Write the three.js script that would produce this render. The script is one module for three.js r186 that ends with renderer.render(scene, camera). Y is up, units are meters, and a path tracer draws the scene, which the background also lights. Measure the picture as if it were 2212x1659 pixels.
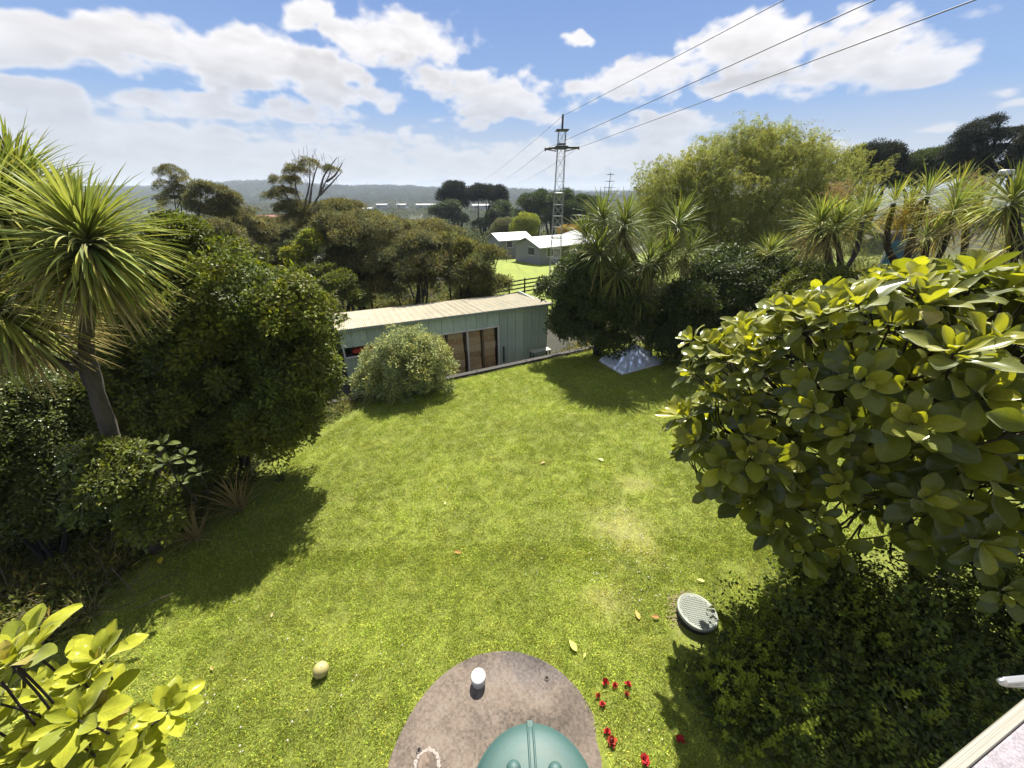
import * as THREE from 'three';
import { mergeGeometries } from 'three/addons/utils/BufferGeometryUtils.js';
import { RoundedBoxGeometry } from 'three/addons/geometries/RoundedBoxGeometry.js';

// ------------------------------------------------------------------ camera, sky, sun, exposure
const scene = new THREE.Scene();
const PITCH = 27.7 * Math.PI / 180, FOC = 798, EYE = new THREE.Vector3(0, 5, 0);
const camera = new THREE.PerspectiveCamera(2 * Math.atan(829.5 / FOC) * 180 / Math.PI, 4 / 3, 0.05, 6000);
camera.position.copy(EYE);
camera.rotation.set(-PITCH, 0, 0);
const SUN_EL = 52 * Math.PI / 180, SUN_AZ = 7 * Math.PI / 180;
const sunDir = new THREE.Vector3(Math.sin(SUN_AZ) * Math.cos(SUN_EL), Math.sin(SUN_EL), -Math.cos(SUN_AZ) * Math.cos(SUN_EL));
const sun = new THREE.DirectionalLight(new THREE.Color(1, 0.955, 0.86), 5.0);
sun.position.copy(sunDir).multiplyScalar(120);
sun.castShadow = true;
sun.shadow.mapSize.set(4096, 4096);
Object.assign(sun.shadow.camera, { left: -40, right: 40, top: 40, bottom: -40, near: 1, far: 260 });
sun.shadow.radius = 1;
scene.add(sun, sun.target);
const renderer = new THREE.WebGLRenderer({ antialias: true });
renderer.toneMapping = THREE.LinearToneMapping;
renderer.toneMappingExposure = 2.8;
renderer.shadowMap.enabled = true;
renderer.setSize(1024, 768);
scene.fog = new THREE.FogExp2(new THREE.Color(0.70, 0.80, 0.95), 0.00022);

// ------------------------------------------------------------------ small helpers
const V = (x, y, z) => new THREE.Vector3(x, y, z);
function rng(seed) { let a = seed >>> 0; return () => { a = (a + 0x6D2B79F5) | 0; let t = Math.imul(a ^ (a >>> 15), 1 | a); t = (t + Math.imul(t ^ (t >>> 7), 61 | t)) ^ t; return ((t ^ (t >>> 14)) >>> 0) / 4294967296; }; }
let R = rng(7);
const rr = (a, b) => a + (b - a) * R();
const clamp = (x, a = 0, b = 1) => Math.min(b, Math.max(a, x));
const sstep = (a, b, x) => { const t = clamp((x - a) / (b - a)); return t * t * (3 - 2 * t); };
const lerp = (a, b, t) => a + (b - a) * t;
function hash2(i, j) { let h = Math.imul(i, 374761393) + Math.imul(j, 668265263); h = Math.imul(h ^ (h >>> 13), 1274126177); return ((h ^ (h >>> 16)) >>> 0) / 4294967296; }
function noise2(x, y) {
  const i = Math.floor(x), j = Math.floor(y), f = x - i, g = y - j, u = f * f * f * (f * (f * 6 - 15) + 10), v = g * g * g * (g * (g * 6 - 15) + 10);
  const a = hash2(i, j), b = hash2(i + 1, j), c = hash2(i, j + 1), d = hash2(i + 1, j + 1);
  return a + (b - a) * u + (c - a) * v + (a - b - c + d) * u * v;
}
function fbm(x, y, o = 4) { let s = 0, a = 0.5, n = 0; for (let k = 0; k < o; k++) { s += a * noise2(x, y); n += a; x = x * 2.03 + 17.3; y = y * 2.03 + 9.1; a *= 0.5; } return s / n; }
// a sight line of the photograph (measured on a 2212 x 1659 view) and points on it
const cP = Math.cos(PITCH), sP = Math.sin(PITCH);
function ray(px, py) { const x = (px - 1106) / FOC, y = (829.5 - py) / FOC; return V(x, y * cP - sP, -(cP + y * sP)); }
function at(px, py, d) { const r = ray(px, py); return r.multiplyScalar(d / -r.z).add(EYE); }
const depthOf = (p) => (p.y - EYE.y) * -sP + -p.z * cP;
function onGround(px, py, lift = 0) { const r = ray(px, py); let t = 0.5; for (let k = 0; k < 4000; k++) { t += 0.01 + t * 0.0005; const x = r.x * t, y = EYE.y + r.y * t, z = r.z * t; if (y < H(x, z) + lift) return V(x, H(x, z), z); } return V(r.x * t, 0, r.z * t); }

// ------------------------------------------------------------------ lie of the land
const WL = [-5.5, -10.3], WR = [2.41, -14.36], wu = [0.8897, -0.4566], wn = [-0.4566, -0.8897];
const ridgePx = [[-900, 402], [0, 404], [330, 404], [430, 398], [520, 391], [600, 391], [680, 398], [760, 402], [900, 404], [1000, 408], [1150, 410], [1290, 414], [1700, 405], [2600, 398]];
function ridgeAt(azx) { let k = 0; while (k < ridgePx.length - 2 && ridgePx[k + 1][0] < azx) k++; const [a, p] = ridgePx[k], [b, q] = ridgePx[k + 1]; const r = ray(1106, lerp(p, q, clamp((azx - a) / (b - a)))); return 5 + 1650 * r.y / -r.z; }
function lower(x, d) {
  const KD = [0, 30, 55, 75, 100, 200, 400, 700, 6000], KY = [-2.4, -2.4, -3.7, -6.2, -10, -17, -24, -26.5, -27]; let q = 0; while (q < 7 && KD[q + 1] < d) q++; let y = lerp(KY[q], KY[q + 1], clamp((d - KD[q]) / (KD[q + 1] - KD[q])));
  if (d > 90) y += (fbm(x * 0.006 + 3, d * 0.006, 3) - 0.5) * 5 * sstep(90, 400, d) * (1 - sstep(1000, 1500, d));
  if (d > 950) { const az = 1106 + x / d * 1.13 * FOC, c = ridgeAt(az); y = lerp(y, c - 4 - 14 * fbm(x * 0.004, d * 0.004, 3), sstep(950, 1650, d)); if (d > 1650) y -= (d - 1650) * 0.02; }
  return y;
}
function H(x, z) {
  const d = -z, xc = clamp(x, -9, 9);
  let y = -0.1 * Math.max(d - 2, 0) + 0.05 * xc;
  const s = (x - WL[0]) * wn[0] + (z - WL[1]) * wn[1], low = lower(x, d);
  const wide = lerp(0.35, 7, sstep(2.6, 6, x)) + 0 * d;
  y = lerp(y, low, sstep(0.06, wide, s));
  y += 1.7 * sstep(6, 12, x) * (1 - sstep(30, 60, d)) * sstep(2, 8, d);
  y += 5.0 * sstep(22, 45, x) * sstep(15, 35, d) * (1 - sstep(120, 400, d));
  return y;
}

// ------------------------------------------------------------------ materials
const lin = (r, g, b) => new THREE.Color().setRGB(r, g, b);
const K = 0.64; // base colours below were picked a third too light
const std = (c, rough = 0.8, extra = {}) => new THREE.MeshStandardMaterial({ color: lin(...c).multiplyScalar(K), roughness: rough, side: THREE.DoubleSide, ...extra });
const leafMat = (c, trans = 0.4, coat = 0.25, coatR = 0.4, extra = {}) => new THREE.MeshPhysicalMaterial({ color: lin(c[0] * 0.92, c[1] * 0.96, c[2] * 0.6), roughness: 0.95, transmission: trans, thickness: 0, clearcoat: coat, clearcoatRoughness: coatR, vertexColors: true, specularIntensity: 0.4, side: THREE.DoubleSide, ...extra });
function tex(w, h, fn, srgb = false) {
  const a = new Uint8Array(w * h * 4);
  for (let j = 0; j < h; j++) for (let i = 0; i < w; i++) { const c = fn(i / w, j / h, i, j), o = (j * w + i) * 4; a[o] = clamp(c[0]) * 255; a[o + 1] = clamp(c[1]) * 255; a[o + 2] = clamp(c[2]) * 255; a[o + 3] = 255; }
  const t = new THREE.DataTexture(a, w, h); t.wrapS = t.wrapT = THREE.RepeatWrapping; t.magFilter = THREE.LinearFilter; t.minFilter = THREE.LinearFilter; if (srgb) t.colorSpace = THREE.SRGBColorSpace; t.needsUpdate = true; return t;
}
const g3 = (v) => [v, v, v];
// tileable noise: blend of shifted copies
function tnoise(u, v, f, o = 4) { const n = (a, b) => fbm(a * f, b * f, o); const bu = sstep(0.75, 1, u), bv = sstep(0.75, 1, v); return lerp(lerp(n(u, v), n(u - 1, v), bu), lerp(n(u, v - 1), n(u - 1, v - 1), bu), bv); }
const barkTex = tex(128, 256, (u, v) => { const n = 0.55 * tnoise(u, v * 0.25, 26, 3) + 0.45 * tnoise(u, v, 9, 4); return g3(0.25 + 0.75 * n); });
const barkMat = (c) => std(c, 0.95, { map: barkTex, bumpMap: barkTex, bumpScale: 0.03 });
const BARK = { grey: barkMat([0.17, 0.14, 0.115]), brown: barkMat([0.12, 0.085, 0.06]), dark: barkMat([0.06, 0.05, 0.042]), pale: barkMat([0.30, 0.27, 0.23]) };

// ------------------------------------------------------------------ objects
const used = new Map();
function numbered(n) { const k = used.get(n) || 0; used.set(n, k + 1); return k ? `${n}_${String(k).padStart(3, '0')}` : n; }
function tag(o, label, category, group, kind) { o.userData.label = label; if (category) o.userData.category = category; if (group) o.userData.group = group; if (kind) o.userData.kind = kind; return o; }
function thing(name, label, category, pos, turn = 0, group) { const o = new THREE.Group(); o.name = numbered(name); scene.add(o); o.position.copy(pos); o.rotation.y = turn; return tag(o, label, category, group); }
function mesh(parent, name, geo, mat, kind) { const m = new THREE.Mesh(geo, mat); m.name = parent === scene ? numbered(name) : name; m.castShadow = m.receiveShadow = true; if (kind) m.userData.kind = kind; parent.add(m); return m; }
function inst(parent, name, geo, mat, mats, cols) {
  const m = new THREE.InstancedMesh(geo, mat, mats.length); m.name = parent === scene ? numbered(name) : name; m.castShadow = m.receiveShadow = true; m.userData.kind = 'stuff';
  for (let i = 0; i < mats.length; i++) { m.setMatrixAt(i, mats[i]); if (cols) m.setColorAt(i, cols[i]); }
  parent.add(m); return m;
}
const box = (w, h, d, x = 0, y = 0, z = 0) => new THREE.BoxGeometry(w, h, d).translate(x, y, z);
const rbox = (w, h, d, r, x = 0, y = 0, z = 0) => new RoundedBoxGeometry(w, h, d, 2, r).translate(x, y, z);
const merge = (list) => mergeGeometries(list.map((g) => { const q = g.index ? g.toNonIndexed() : g; for (const k of Object.keys(q.attributes)) if (!['position', 'normal', 'uv'].includes(k)) q.deleteAttribute(k); return q; }));
const bar = (a, b, r, n = 5) => { const d = b.clone().sub(a), L = d.length(); const g = new THREE.CylinderGeometry(r, r, L, n); g.applyQuaternion(new THREE.Quaternion().setFromUnitVectors(V(0, 1, 0), d.normalize())); return g.translate((a.x + b.x) / 2, (a.y + b.y) / 2, (a.z + b.z) / 2); };
function limb(pts, r0, r1, seg = 7, rough = 0.12, flare = 0) {
  const c = new THREE.CatmullRomCurve3(pts), n = Math.max(6, Math.ceil(pts.length * 4)), L = c.getLength(), fr = c.computeFrenetFrames(n), pos = [], uv = [], idx = [], sd = pts[0].x * 7 + pts[0].z * 3;
  for (let i = 0; i <= n; i++) {
    const t = i / n, p = c.getPointAt(t), rad = lerp(r0, r1, t) * (1 + flare * Math.pow(1 - t, 6));
    for (let j = 0; j <= seg; j++) { const a = j / seg * 6.2832, q = rad * (1 + rough * (noise2(sd + Math.cos(a) * 1.5 + 9, t * L * 2.5 + Math.sin(a) * 1.5) * 2 - 1)); pos.push(p.x + q * (Math.cos(a) * fr.normals[i].x + Math.sin(a) * fr.binormals[i].x), p.y + q * (Math.cos(a) * fr.normals[i].y + Math.sin(a) * fr.binormals[i].y), p.z + q * (Math.cos(a) * fr.normals[i].z + Math.sin(a) * fr.binormals[i].z)); uv.push(j / seg, t * L * 0.8); }
  }
  for (let i = 0; i < n; i++) for (let j = 0; j < seg; j++) { const a = i * (seg + 1) + j, b = a + seg + 1; idx.push(a, a + 1, b, b, a + 1, b + 1); }
  const g = new THREE.BufferGeometry(); g.setAttribute('position', new THREE.Float32BufferAttribute(pos, 3)); g.setAttribute('uv', new THREE.Float32BufferAttribute(uv, 2)); g.setIndex(idx); g.computeVertexNormals(); return g;
}

// ------------------------------------------------------------------ foliage kit
// many small leaves in one clump; leaves carry their own tone
class Leaves {
  constructor() { this.p = []; this.c = []; this.i = []; this.u = []; }
  // a leaf from base b along unit y-axis a, with face normal n; len, wid; rows; fold; bend (towards -n); shape(s) = width share
  leaf(b, a, n, len, wid, col, o = {}) {
    const rows = o.rows || 2, fold = o.fold ?? 0.25, bend = o.bend ?? 0.3, prof = o.prof || ((s) => Math.sin(Math.PI * Math.pow(s, 0.9)) ** 0.8), side = V(0, 0, 0).crossVectors(a, n).normalize(), base = this.p.length / 3;
    let p = b.clone(), dir = a.clone(), nn = n.clone();
    for (let k = 0; k <= rows; k++) {
      const s = k / rows, w = (k === rows ? 0 : k === 0 ? 0.06 : prof(s)) * wid / 2;
      for (const e of [-1, 0, 1]) { this.p.push(p.x + side.x * e * w + nn.x * Math.abs(e) * w * fold, p.y + side.y * e * w + nn.y * Math.abs(e) * w * fold, p.z + side.z * e * w + nn.z * Math.abs(e) * w * fold); this.c.push(col[0], col[1], col[2]); this.u.push(0.5 + e * 0.5, s); }
      const q = new THREE.Quaternion().setFromAxisAngle(side, -bend / rows); dir.applyQuaternion(q); nn.applyQuaternion(q); p.addScaledVector(dir, len / rows);
    }
    for (let k = 0; k < rows; k++) for (const e of [0, 1]) { const x = base + k * 3 + e, y = x + 3; this.i.push(x, x + 1, y, x + 1, y + 1, y); }
  }
  geo() { const g = new THREE.BufferGeometry(); g.setAttribute('position', new THREE.Float32BufferAttribute(this.p, 3)); g.setAttribute('color', new THREE.Float32BufferAttribute(this.c, 3)); g.setAttribute('uv', new THREE.Float32BufferAttribute(this.u, 2)); g.setIndex(this.i); g.computeVertexNormals(); return g; }
}
const onSphere = () => { const z = rr(-1, 1), a = rr(0, 6.2832), q = Math.sqrt(1 - z * z); return V(q * Math.cos(a), z, q * Math.sin(a)); };
function basis(y, hint) { const z0 = hint || onSphere(), x = V(0, 0, 0).crossVectors(y, z0); if (x.lengthSq() < 1e-6) x.crossVectors(y, V(0.3, 0.5, 0.8)); x.normalize(); const z = V(0, 0, 0).crossVectors(x, y).normalize(); return new THREE.Matrix4().makeBasis(x, y, z); }
const tone = (v) => { const k = Math.exp((R() - 0.5) * 2 * v), y = (R() - 0.5) * v; return [k * (1 + y * 0.5), k, k * (1 - y)]; };
// clump of radius about 1 scaled by rad: outer and upper leaves face outwards
function clump(n, rad, len, wid, o = {}) {
  const L = new Leaves();
  for (let k = 0; k < n; k++) {
    const d = onSphere(); d.y = Math.abs(d.y) * 0.9 + (o.low ?? -0.25); d.normalize();
    const b = d.clone().multiplyScalar(rad * Math.pow(R(), 0.45)); b.y *= o.flat ?? 0.8;
    const a = d.clone().multiplyScalar(1).add(onSphere().multiplyScalar(o.mess ?? 0.8)).add(V(0, o.up ?? 0.15, 0)).normalize();
    const nn = V(0, 1, 0).addScaledVector(onSphere(), 0.7); nn.addScaledVector(a, -nn.dot(a)).normalize();
    L.leaf(b, a, nn, len * rr(0.65, 1.15), wid * rr(0.75, 1.15), tone(o.vary ?? 0.35), { rows: o.rows || 2, bend: rr(0, o.bend ?? 0.7), fold: o.fold ?? 0.3, prof: o.prof });
  }
  return L.geo();
}
// ell: [centre, rx, ry, rz]; clumps over the skin and inside
function crownMats(ells, n, o = {}) {
  const mats = [], cols = [], vol = ells.map((e) => Math.pow(e[1] * e[2] * e[3], 0.667)), sum = vol.reduce((a, b) => a + b, 0), ori = o.base || V(0, 0, 0), lump = o.lump ?? 0.16, fr = o.freq ?? 1.6;
  for (let q = 0; q < ells.length; q++) {
    const e = ells[q], m = Math.round(n * vol[q] / sum);
    for (let k = 0; k < m; k++) {
      const d = onSphere(); if (d.y < (o.cut ?? -0.7)) d.y *= -0.5; d.normalize();
      const inner = R() < (o.inner ?? 0.22), bump = 1 + lump * (2 * noise2(d.x * fr * 2 + q * 7.7 + e[0].x, d.y * fr * 2 + d.z * fr * 1.7 + e[0].z) - 1) + lump * 0.6 * (2 * noise2(d.x * fr * 5 + 3, d.z * fr * 5 + d.y * 6) - 1);
      const f = inner ? rr(0.3, 0.75) : bump * rr(0.84, 1.02), p = V(d.x * e[1] * f, d.y * e[2] * f, d.z * e[3] * f).add(e[0]);
      if (o.keep && !o.keep(p)) continue;
      if (p.y < (o.floor ?? -1e9)) continue;
      const up = d.clone().multiplyScalar(o.out ?? 0.8).add(V(0, 0.6, 0)).addScaledVector(onSphere(), 0.35).normalize(), s = rr(0.7, 1.25) * (inner ? 0.9 : 1);
      const M = basis(up).scale(V(s, s, s)); M.setPosition(p.x - ori.x, p.y - ori.y, p.z - ori.z); mats.push(M);
      const t = tone(o.vary ?? 0.22), w = noise2(p.x * 1.3 + 40, p.z * 1.3 + p.y * 1.1) - 0.5; cols.push(lin(t[0] * (1 + w * (o.hue ?? 0.5)), t[1] * (1 + w * (o.hue ?? 0.5) * 0.7), t[2]));
    }
  }
  return [mats, cols];
}
// ellipsoid seen at a pixel: centre, half width and half height in view pixels, half depth in metres
function E(px, py, d, rx, ry, rz) { const c = at(px, py, d), k = depthOf(c) / FOC; return [c, rx * k, ry * k, rz ?? rx * k]; }
function stems(base, ells, n, r0, mat, parent, o = {}) {
  for (let k = 0; k < n; k++) {
    const e = ells[k % ells.length], tip = e[0].clone().add(V(rr(-0.6, 0.6) * e[1], rr(-0.2, 0.6) * e[2], rr(-0.6, 0.6) * e[3])).sub(base), st = V(rr(-1, 1) * (o.spread ?? 0.15), 0, rr(-1, 1) * (o.spread ?? 0.15));
    const mid = st.clone().lerp(tip, 0.5).add(V(rr(-0.12, 0.12) * tip.length(), rr(0, 0.1) * tip.y, rr(-0.1, 0.1) * tip.length()));
    mesh(parent, k ? 'limb' : 'trunk', limb([st.clone().add(V(0, -0.15, 0)), st.clone().lerp(mid, 0.5).add(V(0, 0.05, 0)), mid, tip], r0 * (k ? rr(0.5, 0.9) : 1), r0 * 0.12, 7, 0.15, k ? 0 : 0.6), mat);
  }
}
function plant(name, label, category, base, ells, geo, mat, n, o = {}) {
  const t = thing(name, label, category, base, 0, o.group);
  if (o.stems !== 0) stems(base, ells, o.stems || 5, o.r || 0.08, o.bark || BARK.brown, t, o);
  const geos = Array.isArray(geo) ? geo : [geo];
  geos.forEach((g, i) => { const [m, c] = crownMats(ells, n / geos.length, { ...o, base }); inst(t, o.crown || 'crown', g, Array.isArray(mat) ? mat[i] : mat, m, c); });
  return t;
}
// break rounded masses into billows
const billow = (ells, n, lo, hi, flat = 0.85, up = 0.1) => ells.flatMap((e) => Array.from({ length: n }, () => { const q = onSphere(); q.y = q.y * 0.9 + up; q.normalize(); const k = rr(lo, hi); return [V(q.x * e[1] * (1 - k * 0.75), q.y * e[2] * (1 - k * 0.75), q.z * e[3] * (1 - k * 0.75)).add(e[0]), e[1] * k, e[2] * k * flat, e[3] * k]; }));
const footOf = (c) => V(c.x, H(c.x, c.z), c.z);
// ------------------------------------------------------------------ sky: blue air, fair-weather cumulus thickening to a pale band over the hills
// each cloud: place in the view, half sizes, slope in degrees, weight
const CLOUDS = [
  [40, 82, 190, 56, 6, 1.3], [290, 92, 200, 66, 5, 1.3], [500, 125, 190, 74, 14, 1.3], [690, 172, 170, 60, 16, 1.25], [800, 212, 80, 38, 14, 1.15],
  [70, 208, 180, 40, 8, 1.1], [420, 226, 250, 38, 2, 1.15], [650, 240, 180, 32, 8, 1.1], [200, 280, 420, 48, 3, 1.1],
  [770, 305, 190, 40, 3, 1.1], [330, 350, 620, 70, 0, 1.1], [840, 355, 460, 50, 0, 1.05],
  [668, 28, 66, 44, -8, 1.0], [862, 82, 160, 70, 6, 1.25], [970, 180, 120, 46, 8, 1.1], [1075, 222, 130, 52, 4, 1.15], [990, 266, 120, 24, 2, 0.95], [1235, 200, 66, 38, -4, 1.0], [1160, 180, 60, 30, 0, 0.8],
  [1254, 87, 40, 17, 2, 0.95], [1322, 97, 20, 12, 5, 0.8], [1030, 310, 110, 22, 0, 0.8],
  [1390, 168, 125, 48, -4, 1.15], [1480, 118, 60, 26, -18, 0.9], [1622, 92, 140, 62, -14, 1.2], [1600, 165, 130, 50, -6, 1.1], [1760, 178, 110, 42, -10, 0.95], [1870, 98, 150, 84, -28, 1.15], [1960, 140, 160, 58, -16, 1.1], [2080, 100, 70, 34, -20, 0.85], [2110, 25, 100, 26, -12, 0.72], [1900, 185, 140, 26, -8, 0.8],
  [2140, 192, 75, 17, -7, 0.78], [2190, 218, 70, 12, -8, 0.65], [1360, 246, 40, 12, -6, 0.8], [1420, 268, 160, 32, -4, 1.05], [1570, 272, 55, 20, 0, 0.85], [1290, 335, 360, 44, -1, 1.0], [1500, 325, 260, 34, 0, 0.95],
  [2040, 276, 95, 17, -6, 0.8], [1830, 322, 130, 22, -4, 0.8], [1690, 290, 70, 22, 4, 0.8], [2160, 305, 60, 14, 4, 0.6], [1700, 262, 14, 8, 0, 0.6],
].map(([x, y, a, b, r, w]) => [x, y, 1 / a, 1 / b, Math.cos(r * Math.PI / 180), Math.sin(r * Math.PI / 180), w, Math.max(a, b)]);
{
  const W = 4096, Hh = 2048, px = new Float32Array(W * Hh * 4);
  const AIR = [[0, 0.64, 0.69, 0.76], [4, 0.58, 0.67, 0.79], [9, 0.33, 0.51, 0.83], [18, 0.235, 0.385, 0.75], [30, 0.2, 0.335, 0.7], [50, 0.19, 0.32, 0.64], [90, 0.15, 0.26, 0.56]];
  const air = (el) => { let k = 0; while (k < AIR.length - 2 && AIR[k + 1][0] < el) k++; const a = AIR[k], b = AIR[k + 1], t = clamp((el - a[0]) / (b[0] - a[0])); return [lerp(a[1], b[1], t), lerp(a[2], b[2], t), lerp(a[3], b[3], t)]; };
  // how much cloud stands at a place of the view
  const shapeIn = (x, y) => { let s = 0; for (const c of CLOUDS) { const dx = x - c[0], dy = y - c[1]; if (Math.abs(dx) > c[7] * 1.7 || Math.abs(dy) > c[7] * 1.7) continue; const u = (dx * c[4] + dy * c[5]) * c[2], v = (-dx * c[5] + dy * c[4]) * c[3], q = u * u + v * v; if (q < 2.6) s = Math.max(s, c[6] * (1 - q * 0.42)) ; } return s; };
  const detail = (az, el) => { const k = 1 / (0.12 + Math.sin(Math.max(el, 0))), u = Math.sin(az) * k * 2.2, v = Math.cos(az) * k * 2.2; return 0.42 * fbm(az * 9 + 5, el * 17 + 2, 5) + 0.22 * fbm(u * 2.6, v * 2.6, 4) + 0.36 * fbm(az * 30 + 3, el * 52, 5); };
  const cover = (az, el) => { // az from straight ahead, to the right
    const dx = Math.sin(az) * Math.cos(el), dy = Math.sin(el), dz = -Math.cos(az) * Math.cos(el);
    const fw = -dz * cP - dy * sP;
    let inside = 0, s = 0;
    if (fw > 0.15) { const x = 1106 + FOC * dx / fw, yy = 829.5 - FOC * (dy * cP + -dz * sP) / fw; const wob = 26, wx = x + wob * (fbm(az * 22, el * 30, 3) - 0.5) * 2, wy = yy + wob * 0.7 * (fbm(az * 22 + 50, el * 30 + 9, 3) - 0.5) * 2; s = shapeIn(wx, wy); inside = (1 - sstep(2240, 2700, x)) * sstep(-500, -40, x) * sstep(-420, -30, yy); }
    if (inside < 1) { const k = 1 / (0.22 + Math.sin(el)); const g = sstep(0.40, 0.66, fbm(Math.sin(az) * k * 1.5 + 31, Math.cos(az) * k * 1.5 + 12, 4)) * 1.1; s = lerp(g, s, inside); }
    return s;
  };
  const dens = (az, el) => { const s = cover(az, el); if (s <= 0.02) return 0; return clamp((s + (detail(az, el) - 0.5) * 1.6 - 0.56) * 2.1); };
  for (let j = 0; j < Hh; j++) {
    const el = ((j + 0.5) / Hh - 0.5) * Math.PI;
    for (let i = 0; i < W; i++) {
      const o = (j * W + i) * 4; px[o + 3] = 1;
      if (el <= 0) { px[o] = 0.036; px[o + 1] = 0.039; px[o + 2] = 0.027; continue; }
      if (el > 1.0 && i % 4) { px[o] = px[o - 4]; px[o + 1] = px[o - 3]; px[o + 2] = px[o - 2]; continue; }
      const phi = ((i + 0.5) / W - 0.5) * 2 * Math.PI; // direction (cos phi, sin phi) in x, z
      const az = Math.atan2(Math.cos(phi), -Math.sin(phi)), deg = el * 57.2958;
      const c = air(deg), d = dens(az, el);
      let alpha = sstep(0.0, 0.75, d);
      const thick = d > 0.15 ? 0.5 * dens(az, el + 0.035) + 0.5 * dens(az + 0.01, el + 0.07) : 0, belly = clamp(d * 0.35 + thick * 0.75) * sstep(0.2, 1, d);
      const sh = lerp(1.02, 0.64, clamp(belly * 0.8 - 0.06 + 0.75 * (fbm(az * 14 + el * 9, el * 55, 4) - 0.5)));
      const far = sstep(15, 2, deg) , cl = [lerp(sh, 0.66, far * 0.55), lerp(sh * 0.985, 0.70, far * 0.55), lerp(sh * 1.0, 0.76, far * 0.55)];
      alpha *= 1 - 0.3 * far;
      for (let k = 0; k < 3; k++) px[o + k] = lerp(c[k], cl[k], alpha) / 2.8;
    }
  }
  const sky = new THREE.DataTexture(px, W, Hh, THREE.RGBAFormat, THREE.FloatType);
  sky.mapping = THREE.EquirectangularReflectionMapping; sky.colorSpace = THREE.LinearSRGBColorSpace; sky.magFilter = sky.minFilter = THREE.LinearFilter; sky.needsUpdate = true;
  scene.background = sky; scene.environment = sky;
}

// ------------------------------------------------------------------ ground: one sheet to beyond the hills, the lawn on it
const woodTone = (x, d) => fbm(x * 0.02, d * 0.02, 3);
function sheet(xs, zs, yOf, colOf, uvk) {
  const p = [], c = [], uv = [], idx = [], nx = xs.length;
  for (const z of zs) for (const x of xs) { p.push(x, yOf(x, z), z); const q = colOf(x, z); c.push(q[0], q[1], q[2]); uv.push(x * uvk, z * uvk); }
  for (let j = 0; j < zs.length - 1; j++) for (let i = 0; i < nx - 1; i++) { const a = j * nx + i; idx.push(a, a + nx, a + 1, a + 1, a + nx, a + nx + 1); }
  const g = new THREE.BufferGeometry(); g.setAttribute('position', new THREE.Float32BufferAttribute(p, 3)); g.setAttribute('color', new THREE.Float32BufferAttribute(c, 3)); g.setAttribute('uv', new THREE.Float32BufferAttribute(uv, 2)); g.setIndex(idx); g.computeVertexNormals();
  const nn = g.attributes.normal; for (let i = 0; i < nn.count; i++) if (nn.getY(i) < 0) nn.setXYZ(i, -nn.getX(i), -nn.getY(i), -nn.getZ(i));
  return g;
}
const range = (a, b, s) => { const o = []; for (let v = a; v < b - 1e-6; v += s) o.push(v); return o; };
const stretch = (a, b, s, k) => { const o = []; let v = a; while (v < b) { o.push(v); v += s; s *= k; } o.push(b); return o; };
const soilTex = tex(512, 512, (u, v) => { const n = 0.5 * tnoise(u, v, 10, 5) + 0.5 * tnoise(u, v, 60, 3); return g3(0.45 + 0.75 * (n - 0.2)); });
const bedEdge = (d) => -6.1 + 0.9 * sstep(6.5, 9.5, d) + 0.5 * Math.sin(d * 1.3) * 0.4; // left border of the lawn
{
  const xs = [...stretch(24, 3200, 1, 1.13).map((v) => -v).reverse(), ...range(-23.5, 24, 0.5), ...stretch(24, 3200, 1, 1.13)];
  const ds = [...stretch(1, 60, 1, 1.5).map((v) => -v).reverse(), ...range(-0.75, 24, 0.25), ...stretch(24, 3400, 0.5, 1.035)];
  const g = sheet(xs, ds.map((d) => -d).reverse(), (x, z) => H(x, z) - 0.02, (x, z) => {
    const d = -z, n = woodTone(x, d), m = fbm(x * 0.7, d * 0.7, 3);
    const hillside = sstep(22, 26, d) * (1 - sstep(70, 84, d)) * sstep(-7, -3, x) * (1 - sstep(26, 34, x));
    let c = [0.03 + 0.03 * m, 0.03 + 0.026 * m, 0.014 + 0.01 * m];                 // bare bed and leaf litter
    const wood = [0.05 + 0.07 * n, 0.062 + 0.07 * n, 0.026 + 0.02 * n];
    const t = sstep(30, 60, d); c = c.map((v, k) => lerp(v, wood[k], t));
    return c.map((v, k) => lerp(v, [0.34, 0.42, 0.03][k] * (0.82 + 0.36 * m), hillside));
  }, 0.5);
  const gm = std([1, 1, 1], 0.95, { vertexColors: true, map: soilTex, bumpMap: soilTex, bumpScale: 0.03 });
  const o = mesh(scene, 'ground', g, gm); o.userData.kind = 'structure'; o.userData.label = 'earth, bright hillside paddock and the valley floor out to the hills';
}
const lawnIn = (x, d) => { const s = (x - WL[0]) * wn[0] + (-d - WL[1]) * wn[1]; return s < -0.12 && x > bedEdge(d) && x < 8.5 && d > -2; };
const lawnTone = (x, d) => { // clover and wear patches
  const n = fbm(x * 1.1 + 7, d * 1.1, 4), f = fbm(x * 4 + 1, d * 4, 3), wear = Math.max(0, 1 - Math.hypot((x - 1.9) / 0.7, (d - 4.4) / 1.0)) * 1.2 + 0.8 * Math.max(0, 1 - Math.hypot((x - 2.5) / 0.55, (d - 5.6) / 0.45)) + 0.9 * Math.max(0, 1 - Math.hypot((x - 1.35) / 0.5, (d - 3.1) / 0.45));
  return [n, f, clamp(wear * (0.5 + f))];
};
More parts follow.
